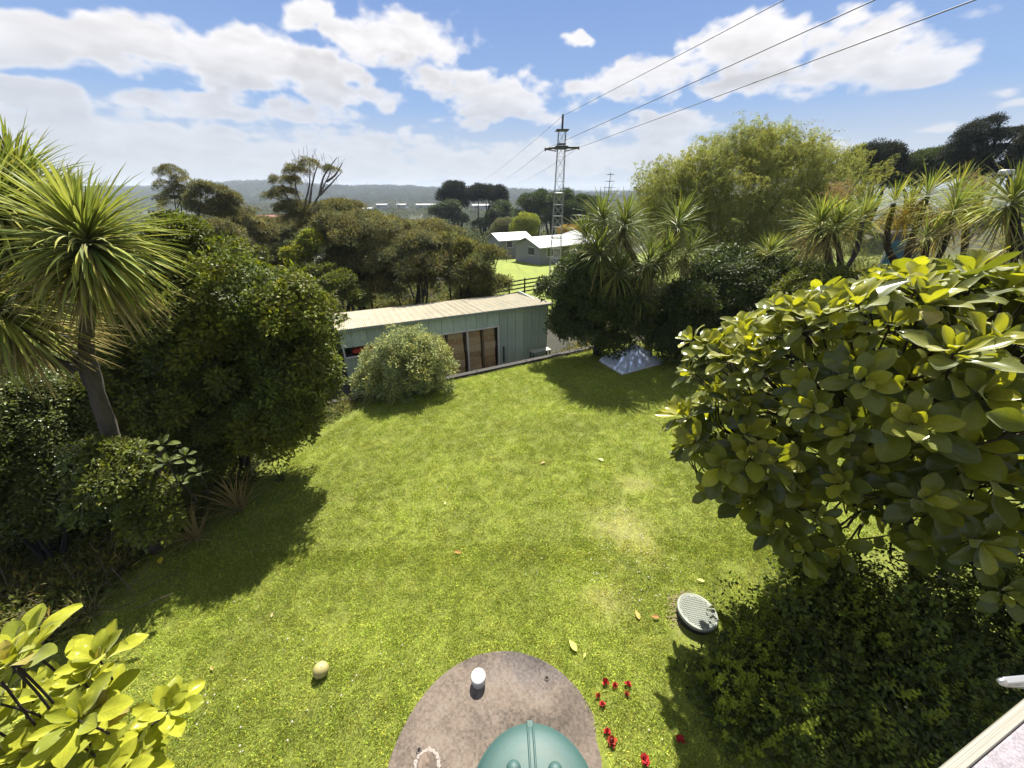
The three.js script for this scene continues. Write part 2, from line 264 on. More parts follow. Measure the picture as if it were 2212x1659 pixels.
{
  const xs = range(-7.5, 8.6, 0.1), ds = range(-1.5, 16, 0.1);
  const p = [], c = [], uv = [], idx = [], id = new Map();
  const vert = (i, j) => { const k = i * 1000 + j; if (!id.has(k)) { const x = xs[i], d = ds[j], [n, f, w] = lawnTone(x, d); id.set(k, p.length / 3); p.push(x, H(x, -d) + 0.004 + 0.012 * (f - 0.5), -d); const k2 = 0.92 + 0.4 * n; c.push(lerp(0.245 * k2, 0.46, w * 0.55), lerp(0.285 * k2, 0.43, w * 0.55), lerp(0.03 * k2, 0.14, w * 0.55)); uv.push(x * 0.8, d * 0.8); } return id.get(k); };
  for (let i = 0; i < xs.length - 1; i++) for (let j = 0; j < ds.length - 1; j++) if (lawnIn(xs[i] + 0.05, ds[j] + 0.05)) { const a = vert(i, j), b = vert(i + 1, j), e = vert(i, j + 1), f = vert(i + 1, j + 1); idx.push(a, b, e, b, f, e); }
  const g = new THREE.BufferGeometry(); g.setAttribute('position', new THREE.Float32BufferAttribute(p, 3)); g.setAttribute('color', new THREE.Float32BufferAttribute(c, 3)); g.setAttribute('uv', new THREE.Float32BufferAttribute(uv, 2)); g.setIndex(idx); g.computeVertexNormals();
  const o = mesh(scene, 'lawn', g, std([1, 1, 1], 0.95, { vertexColors: true, map: soilTex, bumpMap: soilTex, bumpScale: 0.02 })); o.userData.kind = 'structure'; o.userData.label = 'mown back lawn sloping away to the shed';
}
// grass: little tufts of blades; none on the tank lid
{
  R = rng(11);
  const blades = (n, rad, len, w) => { const L = new Leaves(); for (let k = 0; k < n; k++) { const a = rr(0, 6.28), q = rad * Math.sqrt(R()), dir = V(rr(-0.9, 0.9), rr(0.5, 1), rr(-0.9, 0.9)).normalize(), nn = V(rr(-1, 1), rr(0, 1), rr(-1, 1)); nn.addScaledVector(dir, -nn.dot(dir)).normalize(); L.leaf(V(q * Math.cos(a), -0.004, q * Math.sin(a)), dir, nn, len * rr(0.55, 1.2), w * rr(0.7, 1.2), tone(0.8), { rows: 2, bend: rr(0.2, 1.3), fold: 0.2, prof: (s) => 1 - 0.35 * s }); } return L.geo(); };
  const mat = leafMat([0.268, 0.312, 0.058], 0.4, 0, 0.5, { specularIntensity: 0.25 }), geos = [blades(30, 0.09, 0.055, 0.0075), blades(30, 0.09, 0.048, 0.008), blades(26, 0.09, 0.065, 0.007)];
  const mats = [[], [], []], cols = [[], [], []];
  const put = (x, d, s) => { if (!lawnIn(x, d) || Math.hypot(x + 0.1, d - 1.36) < 1.105 || Math.hypot(x - 2.33, d - 2.68) < 0.3) return; const [n, f, w] = lawnTone(x, d); if (R() < w * 0.75) return; if (x < bedEdge(d) + 0.7 && R() < 0.6) return; const k = (R() * 3) | 0, M = new THREE.Matrix4().makeRotationY(rr(0, 6.28)); const h = s * rr(0.8, 1.25) * (1 - 0.45 * w); M.scale(V(s, h, s)); M.setPosition(x, H(x, -d) + 0.004, -d); mats[k].push(M); const dry = clamp((f - 0.55) * 1.1 + w + (R() < 0.12 ? 0.7 : 0)), t = rr(0.85, 1.35) * (0.84 + 0.46 * n) * (1 + 0.12 * (sstep(5, 12, d))); cols[k].push(lin(t * (1 + 0.5 * dry), t * (1 + 0.16 * dry), t * (1 + 0.9 * dry))); };
  for (let k = 0; k < 15000; k++) { const d = rr(0.9, 4.2), x = rr(-6.5, 5); put(x, d, rr(0.75, 1)); }
  for (let k = 0; k < 30000; k++) { const d = rr(3.8, 15), x = rr(-6.6, 7.5); put(x, d, rr(0.9, 1.25)); }
  const holder = thing('grass', 'short mown green grass covering the lawn', 'grass', V(0, 0, 0)); holder.userData.kind = 'stuff';
  geos.forEach((g, i) => inst(holder, 'grass_blades', g, mat, mats[i], cols[i]));
  // clover heads and pale specks
  const m2 = [], c2 = []; for (let k = 0; k < 700; k++) { const d = 1.6 + 11 * Math.pow(R(), 1.4), x = rr(-5, 4.6), w = lawnTone(x, d); if (!lawnIn(x, d) || Math.hypot(x + 0.1, d - 1.36) < 1.15) continue; if (fbm(x * 0.8 + 60, d * 0.8, 3) + w[2] * 0.3 < 0.5) continue; const s = rr(0.6, 1.3), M = new THREE.Matrix4().makeScale(s, s * 0.7, s); M.setPosition(x, H(x, -d) + rr(0.02, 0.05), -d); m2.push(M); c2.push(lin(...[1, rr(0.9, 1), rr(0.7, 1)])); }
  const spot = onGround(1350, 1190); for (let k = 0; k < 110; k++) { const a = rr(0, 6.28), q = 0.8 * Math.sqrt(R()), x = spot.x + Math.cos(a) * q, d = -spot.z + Math.sin(a) * q * 1.2, s = rr(0.5, 1.2), M = new THREE.Matrix4().makeScale(s, s * 0.5, s); M.setPosition(x, H(x, -d) + rr(0.02, 0.045), -d); m2.push(M); c2.push(lin(1, rr(0.95, 1), rr(0.85, 1))); }
  inst(holder, 'clover_flowers', new THREE.IcosahedronGeometry(0.009, 0), std([0.6, 0.58, 0.5], 0.9), m2, c2);
}
// ------------------------------------------------------------------ far wood over the valley and the hills
{
  R = rng(23);
  const geo = [clump(90, 1, 0.34, 0.26, { mess: 0.5, vary: 0.4, flat: 0.9 }), clump(90, 1, 0.3, 0.22, { mess: 0.6, vary: 0.4, flat: 1.15 }), clump(420, 1, 0.15, 0.09, { mess: 0.8, vary: 0.45, flat: 0.9 }), clump(420, 1, 0.14, 0.08, { mess: 0.9, vary: 0.45, flat: 1.2 })], mat = leafMat([0.066, 0.078, 0.034], 0.25, 0, 0.5), M = [[], [], [], []], C = [[], [], [], []];
  const add = (x, d, s, c) => { const k = ((R() * 2) | 0) + (d < 420 ? 2 : 0), m = basis(V(rr(-0.15, 0.15), 1, rr(-0.15, 0.15)).normalize()).scale(V(s, s * rr(0.8, 1.25), s)); m.setPosition(x, H(x, -d) + s * 0.45, -d); M[k].push(m); C[k].push(c); };
  for (let k = 0; k < 9500; k++) { const px = rr(180, 1420), d = 930 + 760 * Math.pow(R(), 0.8), x = (px - 1106) / FOC * d / 1.13 * 1.0; const v = fbm(x * 0.008, d * 0.008, 3); add(x, d, rr(5, 10), lin(0.6 + 0.7 * v, 0.62 + 0.7 * v, 0.66 + 0.6 * v)); }
  for (let k = 0; k < 4600; k++) { const px = rr(150, 1450), d = 72 + 860 * Math.pow(R(), 1.35), x = (px - 1106) / FOC * d / 1.13; if (d < 84 && x > -9) continue; const v = fbm(x * 0.02, d * 0.02, 3), f = rr(0, 1); if (fbm(x * 0.012 + 9, d * 0.012, 3) < 0.36 && d > 230) continue; const s = rr(1.4, 3.2) * (1 + d / 500); add(x, d, s, f < 0.22 ? lin(2.0, 1.8, 0.9) : f < 0.35 ? lin(1.6, 1.25, 0.9) : lin(0.6 + 0.9 * v, 0.66 + 0.8 * v, 0.6 + 0.5 * v)); }
  const w = thing('far_wood', 'dark bush covering the valley floor and the long hills on the skyline', 'wood', V(0, 0, 0)); w.userData.kind = 'stuff';
  geo.forEach((g, i) => inst(w, 'tree_crowns', g, mat, M[i], C[i]));
}
// ------------------------------------------------------------------ scrub and ground cover behind the shed, under the trees and on the banks
{
  R = rng(29);
  const geo = [clump(70, 0.42, 0.12, 0.05, { mess: 0.9, up: 0.4, vary: 0.5 }), clump(60, 0.36, 0.2, 0.035, { mess: 0.9, up: 0.6, vary: 0.5 })], mat = [leafMat([0.09, 0.11, 0.018], 0.4, 0.05, 0.4), leafMat([0.13, 0.125, 0.03], 0.4, 0, 0.5)], M = [[], []], C = [[], []];
  const put = (x, d, s) => { const k = R() < 0.6 ? 0 : 1, m = basis(V(rr(-0.2, 0.2), 1, rr(-0.2, 0.2)).normalize()).scale(V(s, s * rr(0.6, 1.1), s)); m.setPosition(x, H(x, -d) + 0.12 * s, -d); M[k].push(m); const t = rr(0.6, 1.4); C[k].push(lin(t * rr(0.9, 1.3), t, t)); };
  for (let k = 0; k < 1500; k++) { const d = rr(16.5, 34), x = rr(-20, -1.2 + (d - 20) * 0.02); if (x > -5 && d < 19 - x * 0.3) continue; put(x, d, rr(0.7, 1.9)); }
  for (let k = 0; k < 900; k++) { const d = rr(6, 20), x = rr(-16, -5.4); const s = (x - WL[0]) * wn[0] + (-d - WL[1]) * wn[1]; if (s > -0.6 && x > -9) continue; if (x > bedEdge(d) - 0.3) continue; put(x, d, rr(0.5, 1.2)); }
  for (let k = 0; k < 1500; k++) { const d = rr(9, 34), x = rr(3, 30); if (x < 5.2 + (d > 15 ? (d - 15) * 0.14 : 0) && d < 14.6) continue; if (x < 2 + (d - 13) * 0.28) continue; put(x, d, rr(0.6, 1.7)); }
  for (let k = 0; k < 420; k++) { const d = rr(1, 7), x = rr(-11, -6.2); put(x, d, rr(0.3, 0.7)); }
  for (let k = 0; k < 260; k++) { const u = rr(8.6, 12.5), q = rr(0.35, 2.4); put(WL[0] + wu[0] * u + wn[0] * q, -(WL[1] + wu[1] * u + wn[1] * q), rr(0.5, 1.3)); }
  for (let k = 0; k < 260; k++) { const d = rr(4.5, 10.5); put(bedEdge(d) - rr(-0.15, 1.2), d, rr(0.3, 0.8)); }
  for (let k = 0; k < 520; k++) { const p = onGround(rr(-140, 330), rr(1090, 1400)); if (p.x > bedEdge(-p.z) + 0.1) continue; put(p.x, -p.z, rr(0.35, 0.85)); }
  const w = thing('undergrowth', 'low tangled scrub under the trees behind the shed and on both banks', 'undergrowth', V(0, 0, 0)); w.userData.kind = 'stuff';
  geo.forEach((g, i) => inst(w, 'scrub', g, mat[i], M[i], C[i]));
}

// ------------------------------------------------------------------ trees and bushes, far to near
const FOL = {
  dark: leafMat([0.052, 0.072, 0.016], 0.38, 0.18, 0.28), broad: leafMat([0.12, 0.135, 0.014], 0.42, 0.18, 0.32), kanuka: leafMat([0.17, 0.158, 0.08], 0.38, 0, 0.5), lime: leafMat([0.24, 0.25, 0.03], 0.45, 0, 0.5),
  sparkle: leafMat([0.085, 0.105, 0.02], 0.42, 0.5, 0.25),
  pine: leafMat([0.036, 0.042, 0.03], 0.2, 0, 0.5), willow: leafMat([0.3, 0.3, 0.085], 0.45, 0, 0.5), olive: leafMat([0.3, 0.31, 0.16], 0.35, 0.15, 0.4), small: leafMat([0.07, 0.088, 0.012], 0.4, 0.1, 0.3), fresh: leafMat([0.26, 0.3, 0.02], 0.5, 0.1, 0.35), rust: leafMat([0.28, 0.17, 0.03], 0.4, 0, 0.5),
};
R = rng(31);
const G = {
  pine: clump(90, 1, 0.42, 0.1, { mess: 0.6, up: 0.5, vary: 0.35, flat: 0.6 }), far: clump(90, 1, 0.30, 0.2, { mess: 0.7, vary: 0.4 }),
  needle: clump(110, 0.4, 0.2, 0.042, { mess: 0.7, up: 0.5, vary: 0.5, flat: 0.6 }), needle2: clump(90, 0.34, 0.18, 0.042, { mess: 0.9, up: 0.35, vary: 0.5, flat: 0.7 }),
  broad: clump(64, 0.22, 0.09, 0.042, { mess: 0.8, vary: 0.4, rows: 2, bend: 0.9 }), broad2: clump(60, 0.2, 0.1, 0.046, { mess: 0.7, vary: 0.4, up: 0.3, bend: 0.9 }),
  shrub: clump(64, 0.3, 0.13, 0.062, { mess: 0.8, vary: 0.4, bend: 0.8 }), olive: clump(60, 0.2, 0.095, 0.036, { mess: 0.7, up: 0.4, vary: 0.55 }), tiny: clump(80, 0.17, 0.055, 0.03, { mess: 0.9, up: 0.3, vary: 0.45 }),
};
// far pines and the dark trees round the pylon
function farTree(name, label, d, crowns, geo, mat, n, scale, o = {}) {
  const big = crowns.map(([x, y, a, b, c]) => E(x, y, d, a, b, c)), c0 = big[0][0], ells = o.split ? billow(big, o.split, 0.35, 0.6, o.flat ?? 0.7) : big, base = o.foot ? footOf(at(o.foot[0], o.foot[1], d)) : footOf(c0);
  const g = geo.clone().scale(scale, scale, scale);
  return plant(name, label, 'tree', base, ells, g, mat, n, { stems: o.stems ?? 4, r: o.r ?? 0.5, bark: o.bark || BARK.dark, spread: o.spread ?? 0.6, lump: o.lump ?? 0.3, inner: 0.25, cut: o.cut ?? -0.6, ...o });
}
farTree('pine_tree', 'flat topped dark pine standing left in the pair on the valley side', 112, [[985, 414, 28, 15], [972, 424, 22, 10], [1000, 425, 22, 9], [985, 440, 20, 8]], G.pine, FOL.pine, 300, 1.5, { foot: [990, 480], r: 0.5, cut: -0.3, split: 5, flat: 0.6, stems: 6, group: 'pair of flat topped pines in the valley' });
farTree('pine_tree', 'broad umbrella shaped pine with a bare trunk, right of the pair in the valley', 110, [[1051, 411, 37, 13], [1070, 420, 20, 10], [1030, 420, 20, 8], [1080, 436, 10, 5]], G.pine, FOL.pine, 280, 1.5, { foot: [1044, 490], r: 0.5, cut: -0.2, split: 5, flat: 0.6, stems: 6, group: 'pair of flat topped pines in the valley' });
farTree('bush_tree', 'dark rounded tree beneath the left of the two valley pines', 104, [[980, 462, 30, 24], [955, 458, 24, 16]], G.far, FOL.dark, 300, 1.0, { split: 5 });
farTree('bush_tree', 'dark scrubby tree to the right of the bare pine trunk', 102, [[1085, 455, 28, 22], [1060, 478, 40, 16]], G.far, FOL.dark, 300, 1.0, { split: 5 });
farTree('macrocarpa', 'dark spreading tree left of the pylon below the skyline', 95, [[1160, 447, 38, 28], [1140, 462, 30, 22], [1180, 432, 22, 20]], G.pine, FOL.dark, 420, 1.05, { split: 6 });
farTree('macrocarpa', 'dark tall tree directly behind the pylon', 92, [[1200, 440, 34, 30], [1222, 430, 18, 18], [1205, 470, 42, 25]], G.pine, FOL.dark, 440, 1.05, { split: 6 });
farTree('macrocarpa', 'dark tree right of the pylon above the hip roofed house', 90, [[1248, 450, 30, 26], [1275, 448, 26, 22], [1255, 478, 34, 18]], G.pine, FOL.dark, 420, 1.05, { split: 6 });
farTree('garden_tree', 'round yellow green tree behind the long grey roof', 66, [[1137, 486, 23, 19], [1130, 496, 22, 12]], G.far, FOL.lime, 330, 0.7, { r: 0.2 });
farTree('garden_tree', 'dull olive round tree left of the yellow green one behind the house', 68, [[1092, 492, 22, 15], [1080, 500, 16, 10]], G.far, FOL.kanuka, 260, 0.7, { r: 0.2 });
farTree('garden_tree', 'rusty orange shrub behind the hip roofed house', 72, [[1232, 500, 24, 9], [1255, 505, 16, 8]], G.far, FOL.rust, 200, 0.6, { r: 0.12 });
{ // Norfolk pine: whorls of level branches
  const d = 105, b = footOf(at(1312, 440, d)), top = at(1313, 372, d), t = thing('norfolk_pine', 'thin tiered pine on the skyline right of the pylon', 'tree', b), hgt = top.y - b.y;
  mesh(t, 'trunk', limb([V(0, -0.3, 0), V(0, hgt * 0.5, 0), V(0, hgt, 0)], 0.3, 0.05), BARK.dark);
  const ml = [], cl = []; for (let k = 0; k < 9; k++) { const y = hgt * (0.36 + 0.076 * k), L = 2.9 * (1 - k / 10.5); for (let q = 0; q < 7; q++) { const a = q * 0.9 + k, n = Math.max(2, Math.round(L * 2)); for (let s = 1; s <= n; s++) { const M = basis(V(0, 1, 0)).scale(V(0.4, 0.16, 0.4)); M.setPosition(Math.cos(a) * L * s / n, y + 0.05 * s, Math.sin(a) * L * s / n); ml.push(M); cl.push(lin(1, 1, 1)); } } }
  inst(t, 'crown', G.pine, FOL.pine, ml, cl);
}
// trees at the right skyline
R = rng(41);
const bigNeedle = G.pine.clone().scale(0.7, 0.7, 0.7), midNeedle = G.pine.clone().scale(0.5, 0.5, 0.5);
plant('macrocarpa', 'small dark windswept tree left of the clipped hedge on the skyline', 'tree', footOf(at(1880, 400, 38)), [E(1868, 345, 38, 26, 26), E(1852, 362, 38, 20, 20), E(1878, 372, 38, 30, 22)], midNeedle, FOL.pine, 420, { r: 0.3, bark: BARK.dark, lump: 0.35, stems: 5 });
plant('macrocarpa', 'second small dark windswept tree touching the end of the clipped hedge', 'tree', footOf(at(1910, 400, 39)), [E(1912, 335, 39, 24, 18), E(1920, 352, 39, 26, 20), E(1900, 366, 39, 22, 18)], midNeedle, FOL.pine, 380, { r: 0.3, bark: BARK.dark, lump: 0.35, stems: 5 });
plant('clipped_hedge', 'tall dark clipped hedge with a sloping flat top on the right skyline', 'hedge', footOf(at(1990, 400, 41)), [E(1945, 370, 41, 32, 27), E(1972, 366, 41, 32, 28), E(2000, 361, 41, 32, 29), E(2028, 356, 41, 32, 30), E(2055, 352, 41, 28, 30)], midNeedle, FOL.dark, 1100, { r: 0.25, bark: BARK.dark, lump: 0.06, cut: -1, stems: 4 });
plant('macrocarpa', 'large windswept tree with a layered crown blown to the right on the skyline', 'tree', footOf(at(2120, 420, 37)), [[2060, 330, 22, 14], [2078, 300, 20, 12], [2100, 283, 22, 10], [2125, 268, 20, 8], [2148, 262, 16, 7], [2095, 315, 26, 12], [2130, 300, 30, 10], [2165, 291, 28, 8], [2195, 288, 24, 8], [2110, 345, 34, 13], [2150, 325, 24, 9], [2085, 368, 30, 16], [2130, 372, 34, 14], [2070, 350, 24, 14]].map(([x, y, a, b]) => E(x, y, 37, a, b)), bigNeedle.clone().scale(0.6, 0.45, 0.6), FOL.pine, 760, { r: 0.3, bark: BARK.dark, lump: 0.4, stems: 14, spread: 0.8, inner: 0.15 });
plant('macrocarpa', 'dark tree cut off by the right edge of the view behind the white lamp', 'tree', footOf(at(2212, 420, 34)), [E(2210, 345, 34, 16, 36), E(2225, 320, 34, 20, 30)], midNeedle, FOL.pine, 260, { r: 0.25, bark: BARK.dark, lump: 0.35, stems: 4 });
// willow: fountains of thin hanging shoots
{
  R = rng(43);
  const strand = () => { const L = new Leaves(); const n = 34; for (let q = 0; q < 5; q++) { const ox = rr(-0.3, 0.3), oz = rr(-0.3, 0.3), len = rr(0.9, 1.7), sw = rr(-0.35, 0.35), sw2 = rr(-0.3, 0.3); for (let k = 0; k < n; k++) { const s = k / n, y = 0.25 * Math.sin(s * 2.4) - len * s * s, b = V(ox + sw * s + 0.5 * ox * s, y, oz + sw2 * s + 0.5 * oz * s), a = V(rr(-1, 1), rr(-0.9, 0.4), rr(-1, 1)).normalize(), nn = V(rr(-1, 1), 1, rr(-1, 1)); nn.addScaledVector(a, -nn.dot(a)).normalize(); L.leaf(b, a, nn, rr(0.08, 0.15), 0.026, tone(0.35), { rows: 2, bend: 0.5 }); } } return L.geo(); };
  const ells = [E(1610, 400, 25, 150, 105, 3.4), E(1520, 430, 24.5, 110, 80, 2.6), E(1710, 395, 26, 130, 85, 3), E(1640, 330, 25, 75, 50, 1.8), E(1790, 400, 26, 75, 62, 2.2), E(1440, 430, 24, 50, 45, 1.6), E(1560, 480, 24, 120, 50, 2.6), E(1720, 460, 25, 120, 50, 2.6), E(1600, 530, 24, 150, 36, 2.4), E(1740, 510, 24.5, 110, 34, 2.2), E(1470, 480, 24, 60, 50, 1.8), E(1480, 400, 24.5, 70, 60, 2), E(1420, 410, 24, 50, 50, 1.6)];
  const b = footOf(at(1600, 560, 25)), t = thing('willow_tree', 'large feathery yellow green willow behind the cabbage trees', 'tree', b);
  stems(b, ells, 12, 0.28, BARK.brown, t, { spread: 0.5 });
  for (const g of [strand(), strand(), strand()]) { const [m, c] = crownMats(ells, 950, { base: b, lump: 0.42, inner: 0.15, out: 0.15, vary: 0.2, hue: 0.35, cut: -0.9 }); inst(t, 'crown', g, FOL.willow, m, c); }
  // upright wisps over the top
  const wisp = () => { const L = new Leaves(); for (let q = 0; q < 4; q++) { const ox = rr(-0.2, 0.2), oz = rr(-0.2, 0.2), len = rr(0.7, 1.3), sw = rr(0.1, 0.6), sz = rr(-0.3, 0.3); for (let k = 0; k < 26; k++) { const s = k / 26, b = V(ox + sw * s * s * 1.4, len * (s - 0.45 * s * s * s), oz + sz * s), a = V(rr(-0.6, 1), rr(-0.5, 0.9), rr(-1, 1)).normalize(), nn = V(rr(-1, 1), 1, rr(-1, 1)); nn.addScaledVector(a, -nn.dot(a)).normalize(); L.leaf(b, a, nn, rr(0.07, 0.13), 0.024, tone(0.35), { rows: 2, bend: 0.5 }); } } return L.geo(); };
  const [m, c] = crownMats([E(1640, 345, 25, 90, 60, 2), E(1560, 375, 25, 80, 50, 2), E(1730, 365, 25.5, 100, 50, 2), E(1480, 410, 24.5, 70, 40, 1.6)], 620, { base: b, cut: 0.1, lump: 0.5, inner: 0.05, out: 0.2 }); inst(t, 'crown', wisp(), FOL.willow, m, c);
}
// the brown green grove behind the shed, each tree with several leaning stems
R = rng(47);
function grove(name, label, d, crowns, n, foot, o = {}) {
  let ells = crowns.map(([x, y, a, b, c]) => E(x, y, d, a, b, c)); const base = footOf(at(foot[0], foot[1], d));
  if (o.split !== 0) ells = ells.flatMap((e) => Array.from({ length: o.split ?? 8 }, () => { const q = onSphere(); q.y = q.y * 0.8 + 0.15; const k = rr(0.26, 0.46); return [V(q.x * e[1] * 0.8, q.y * e[2] * 0.8, q.z * e[3] * 0.8).add(e[0]), e[1] * k * 1.25, e[2] * k * 0.8, e[3] * k * 1.1]; }));
  return plant(name, label, 'tree', base, ells, o.geo || [G.needle, G.needle2], o.mat || FOL.kanuka, n, { stems: o.stems ?? 7, r: o.r ?? 0.11, bark: BARK.dark, spread: 0.5, lump: 0.3, freq: 2.0, inner: 0.2, out: 0.5, vary: 0.4, cut: -0.3, hue: 0.28, ...o });
}
grove('kanuka_tree', 'greenish kanuka tree at the right end of the grove beside the hillside paddock', 21, [[1030, 560, 56, 44], [1000, 590, 62, 34], [1055, 605, 42, 30], [965, 540, 40, 28], [1020, 635, 46, 20]], 620, [1000, 660], { mat: leafMat([0.15, 0.145, 0.055], 0.4, 0, 0.5) });
grove('kanuka_tree', 'brown green kanuka tree with dark stems in the middle of the grove', 20, [[890, 560, 72, 42], [860, 540, 50, 36], [935, 580, 52, 34], [905, 530, 46, 24], [870, 615, 60, 22]], 660, [890, 670], {});
grove('kanuka_tree', 'broad brown kanuka tree in the left half of the grove above the shed', 21, [[780, 520, 80, 46], [740, 500, 52, 40], [820, 560, 60, 36], [760, 570, 52, 36], [800, 610, 60, 22]], 720, [790, 670], {});
grove('kanuka_tree', 'taller brown kanuka tree set back behind the left of the grove', 25, [[760, 470, 66, 36], [715, 470, 40, 30], [820, 485, 60, 28], [690, 500, 34, 34]], 520, [740, 620], {});
grove('kanuka_tree', 'low olive kanuka tree at the back of the grove near the valley pines', 27, [[905, 505, 62, 24], [960, 515, 40, 20], [850, 500, 40, 20]], 380, [910, 600], {});
grove('kanuka_tree', 'sparse greyish kanuka tree beside the spiky crown of the cabbage tree', 27, [[462, 430, 37, 26], [450, 450, 30, 22], [478, 455, 24, 26]], 230, [465, 580], { stems: 6 });
grove('kanuka_tree', 'brown scrubby kanuka with thin stems left of the yellow green shrub', 22, [[590, 565, 50, 28], [560, 590, 44, 30], [525, 545, 36, 26], [620, 590, 40, 26]], 360, [580, 680], {});
grove('kanuka_tree', 'dull brown tree with a thin crown left of the red roofed far house', 31, [[530, 480, 40, 26], [505, 500, 40, 30], [555, 505, 40, 26]], 330, [525, 620], {});
grove('kanuka_tree', 'grey green tree standing in front of the red roofed far house', 34, [[595, 495, 46, 18], [630, 490, 30, 22], [575, 515, 40, 20]], 300, [600, 600], {});
grove('kanuka_tree', 'low brown tree directly right of the dark dense tree at the left', 24, [[470, 520, 46, 34], [440, 540, 40, 36], [500, 550, 40, 30]], 330, [470, 640], {});
grove('lemonwood', 'yellow green leafy shrub at the left edge of the grove', 19, [[655, 525, 24, 36], [672, 560, 28, 30], [640, 560, 22, 28], [690, 600, 30, 34]], 420, [660, 680], { geo: [G.shrub], mat: FOL.lime, r: 0.06, split: 3 });
grove('lemonwood', 'second green leafy shrub low in front of the grove above the shed roof', 17.5, [[735, 625, 40, 30], [700, 600, 26, 26], [765, 645, 30, 18]], 330, [735, 690], { geo: [G.shrub], mat: FOL.broad, r: 0.06, split: 3 });
grove('kanuka_tree', 'thin tall tree with a flat tuft on top rising left above the hills', 30, [[373, 378, 24, 11], [366, 366, 15, 8], [390, 392, 18, 9], [360, 402, 20, 10], [384, 420, 26, 16], [372, 440, 26, 18]], 200, [375, 560], { stems: 3, r: 0.12, inner: 0.1, split: 0, geo: [G.needle.clone().scale(0.6, 0.6, 0.6)] });
{ // the tall half bare tree
  const d = 24, t = grove('tall_gum', 'tall half bare tree with dark tufts and leafless twigs above the grove', d, [[669, 356, 17, 10], [640, 374, 22, 14], [716, 368, 15, 9], [606, 392, 16, 9], [628, 392, 18, 10], [614, 418, 24, 11], [586, 425, 18, 7], [634, 449, 32, 14], [682, 453, 28, 11], [655, 475, 34, 16], [618, 455, 22, 10]], 420, [672, 620], { stems: 0, split: 0, geo: [G.needle.clone().scale(0.55, 0.55, 0.55)], inner: 0.12 });
  const b = footOf(at(672, 620, d)), P = (x, y, k = 0) => at(x, y, d + k).sub(b);
  mesh(t, 'trunk', limb([V(0, -0.2, 0), P(664, 540), P(660, 480), P(655, 440)], 0.16, 0.09, 7, 0.15, 0.5), BARK.dark);
  for (const pts of [[[655, 445], [640, 410], [636, 372]], [[656, 450], [668, 400], [669, 356]], [[660, 470], [690, 420], [705, 390], [716, 366]], [[650, 450], [620, 425], [606, 392]], [[655, 470], [620, 440], [586, 425]], [[668, 440], [676, 390], [690, 345]], [[690, 420], [700, 380], [728, 340]], [[690, 422], [712, 400], [738, 372]], [[705, 392], [722, 380], [740, 352]]]) mesh(t, 'limb', limb(pts.map(([x, y], k) => P(x, y, (k - 1) * 0.3)), 0.07, 0.018, 5, 0.1), BARK.pale);
  const tw = []; for (let k = 0; k < 46; k++) { const x = rr(640, 735), y = rr(345, 420), a = P(x, y, rr(-0.8, 0.8)); tw.push(bar(a, a.clone().add(V(rr(-0.4, 0.4), rr(0.3, 0.95), rr(-0.4, 0.4))), 0.008, 4)); } mesh(t, 'twigs', merge(tw), BARK.pale, 'stuff');
}
// dense dark tree half hidden behind the round one
R = rng(53);
plant('broadleaf_tree', 'dark green dense tree peeking between the spiky cabbage tree and the round tree', 'tree', footOf(at(380, 900, 7.6)), billow([E(388, 515, 7.3, 36, 34, 0.6), E(395, 570, 7.2, 50, 46, 0.7), E(340, 620, 7.2, 60, 66, 0.8), E(300, 690, 7.2, 80, 90, 0.9)], 6, 0.35, 0.6), [G.broad, G.broad2], FOL.broad, 900, { r: 0.08, lump: 0.2 });
// the round tree at the left of the lawn
{
  const ells = [E(535, 735, 7.1, 140, 135, 1.4), E(525, 630, 7.3, 95, 66, 1.1), E(630, 680, 6.9, 72, 66, 0.9), E(645, 780, 6.7, 64, 92, 0.8), E(430, 710, 7.0, 110, 120, 1.2), E(440, 850, 6.6, 110, 120, 1.0), E(570, 870, 6.6, 115, 90, 1.1), E(640, 880, 6.4, 46, 46, 0.5), E(330, 760, 6.9, 70, 90, 0.8), E(590, 930, 6.3, 85, 50, 0.8), E(470, 930, 6.3, 100, 60, 0.8)];
  const b = onGround(505, 1005);
  plant('round_tree', 'dense round broadleaf tree at the left edge of the lawn beside the shed', 'tree', b, [...billow(ells, 7, 0.34, 0.56), ...ells.map((e) => [e[0], e[1] * 0.75, e[2] * 0.75, e[3] * 0.75]), ...[[560, 545], [505, 540], [620, 600], [680, 650], [716, 700], [718, 735], [700, 850], [640, 620], [702, 800], [450, 580], [660, 930]].map(([x, y]) => E(x, y, 6.8 + rr(-0.2, 0.2), rr(16, 26), rr(12, 22)))], [G.broad, G.broad2], FOL.broad, 2900, { r: 0.1, stems: 9, lump: 0.34, freq: 1.7, inner: 0.18, bark: BARK.dark, spread: 0.35, hue: 0.9, vary: 0.4 });
}
// silver green bush before the shed
plant('olive_bush', 'rounded silvery green bush in front of the shed at the lawn edge', 'bush', onGround(860, 848), [E(875, 785, 11.1, 84, 62, 1.1), E(845, 805, 11.0, 70, 48, 0.9), E(915, 795, 11.2, 62, 56, 0.9), E(805, 830, 10.8, 40, 28, 0.6), E(880, 745, 11.3, 56, 36, 0.8), E(900, 825, 11, 60, 26, 0.6)], [G.olive], FOL.olive, 620, { r: 0.05, stems: 6, lump: 0.26, freq: 2.5, inner: 0.2, vary: 0.3, spread: 0.3 });
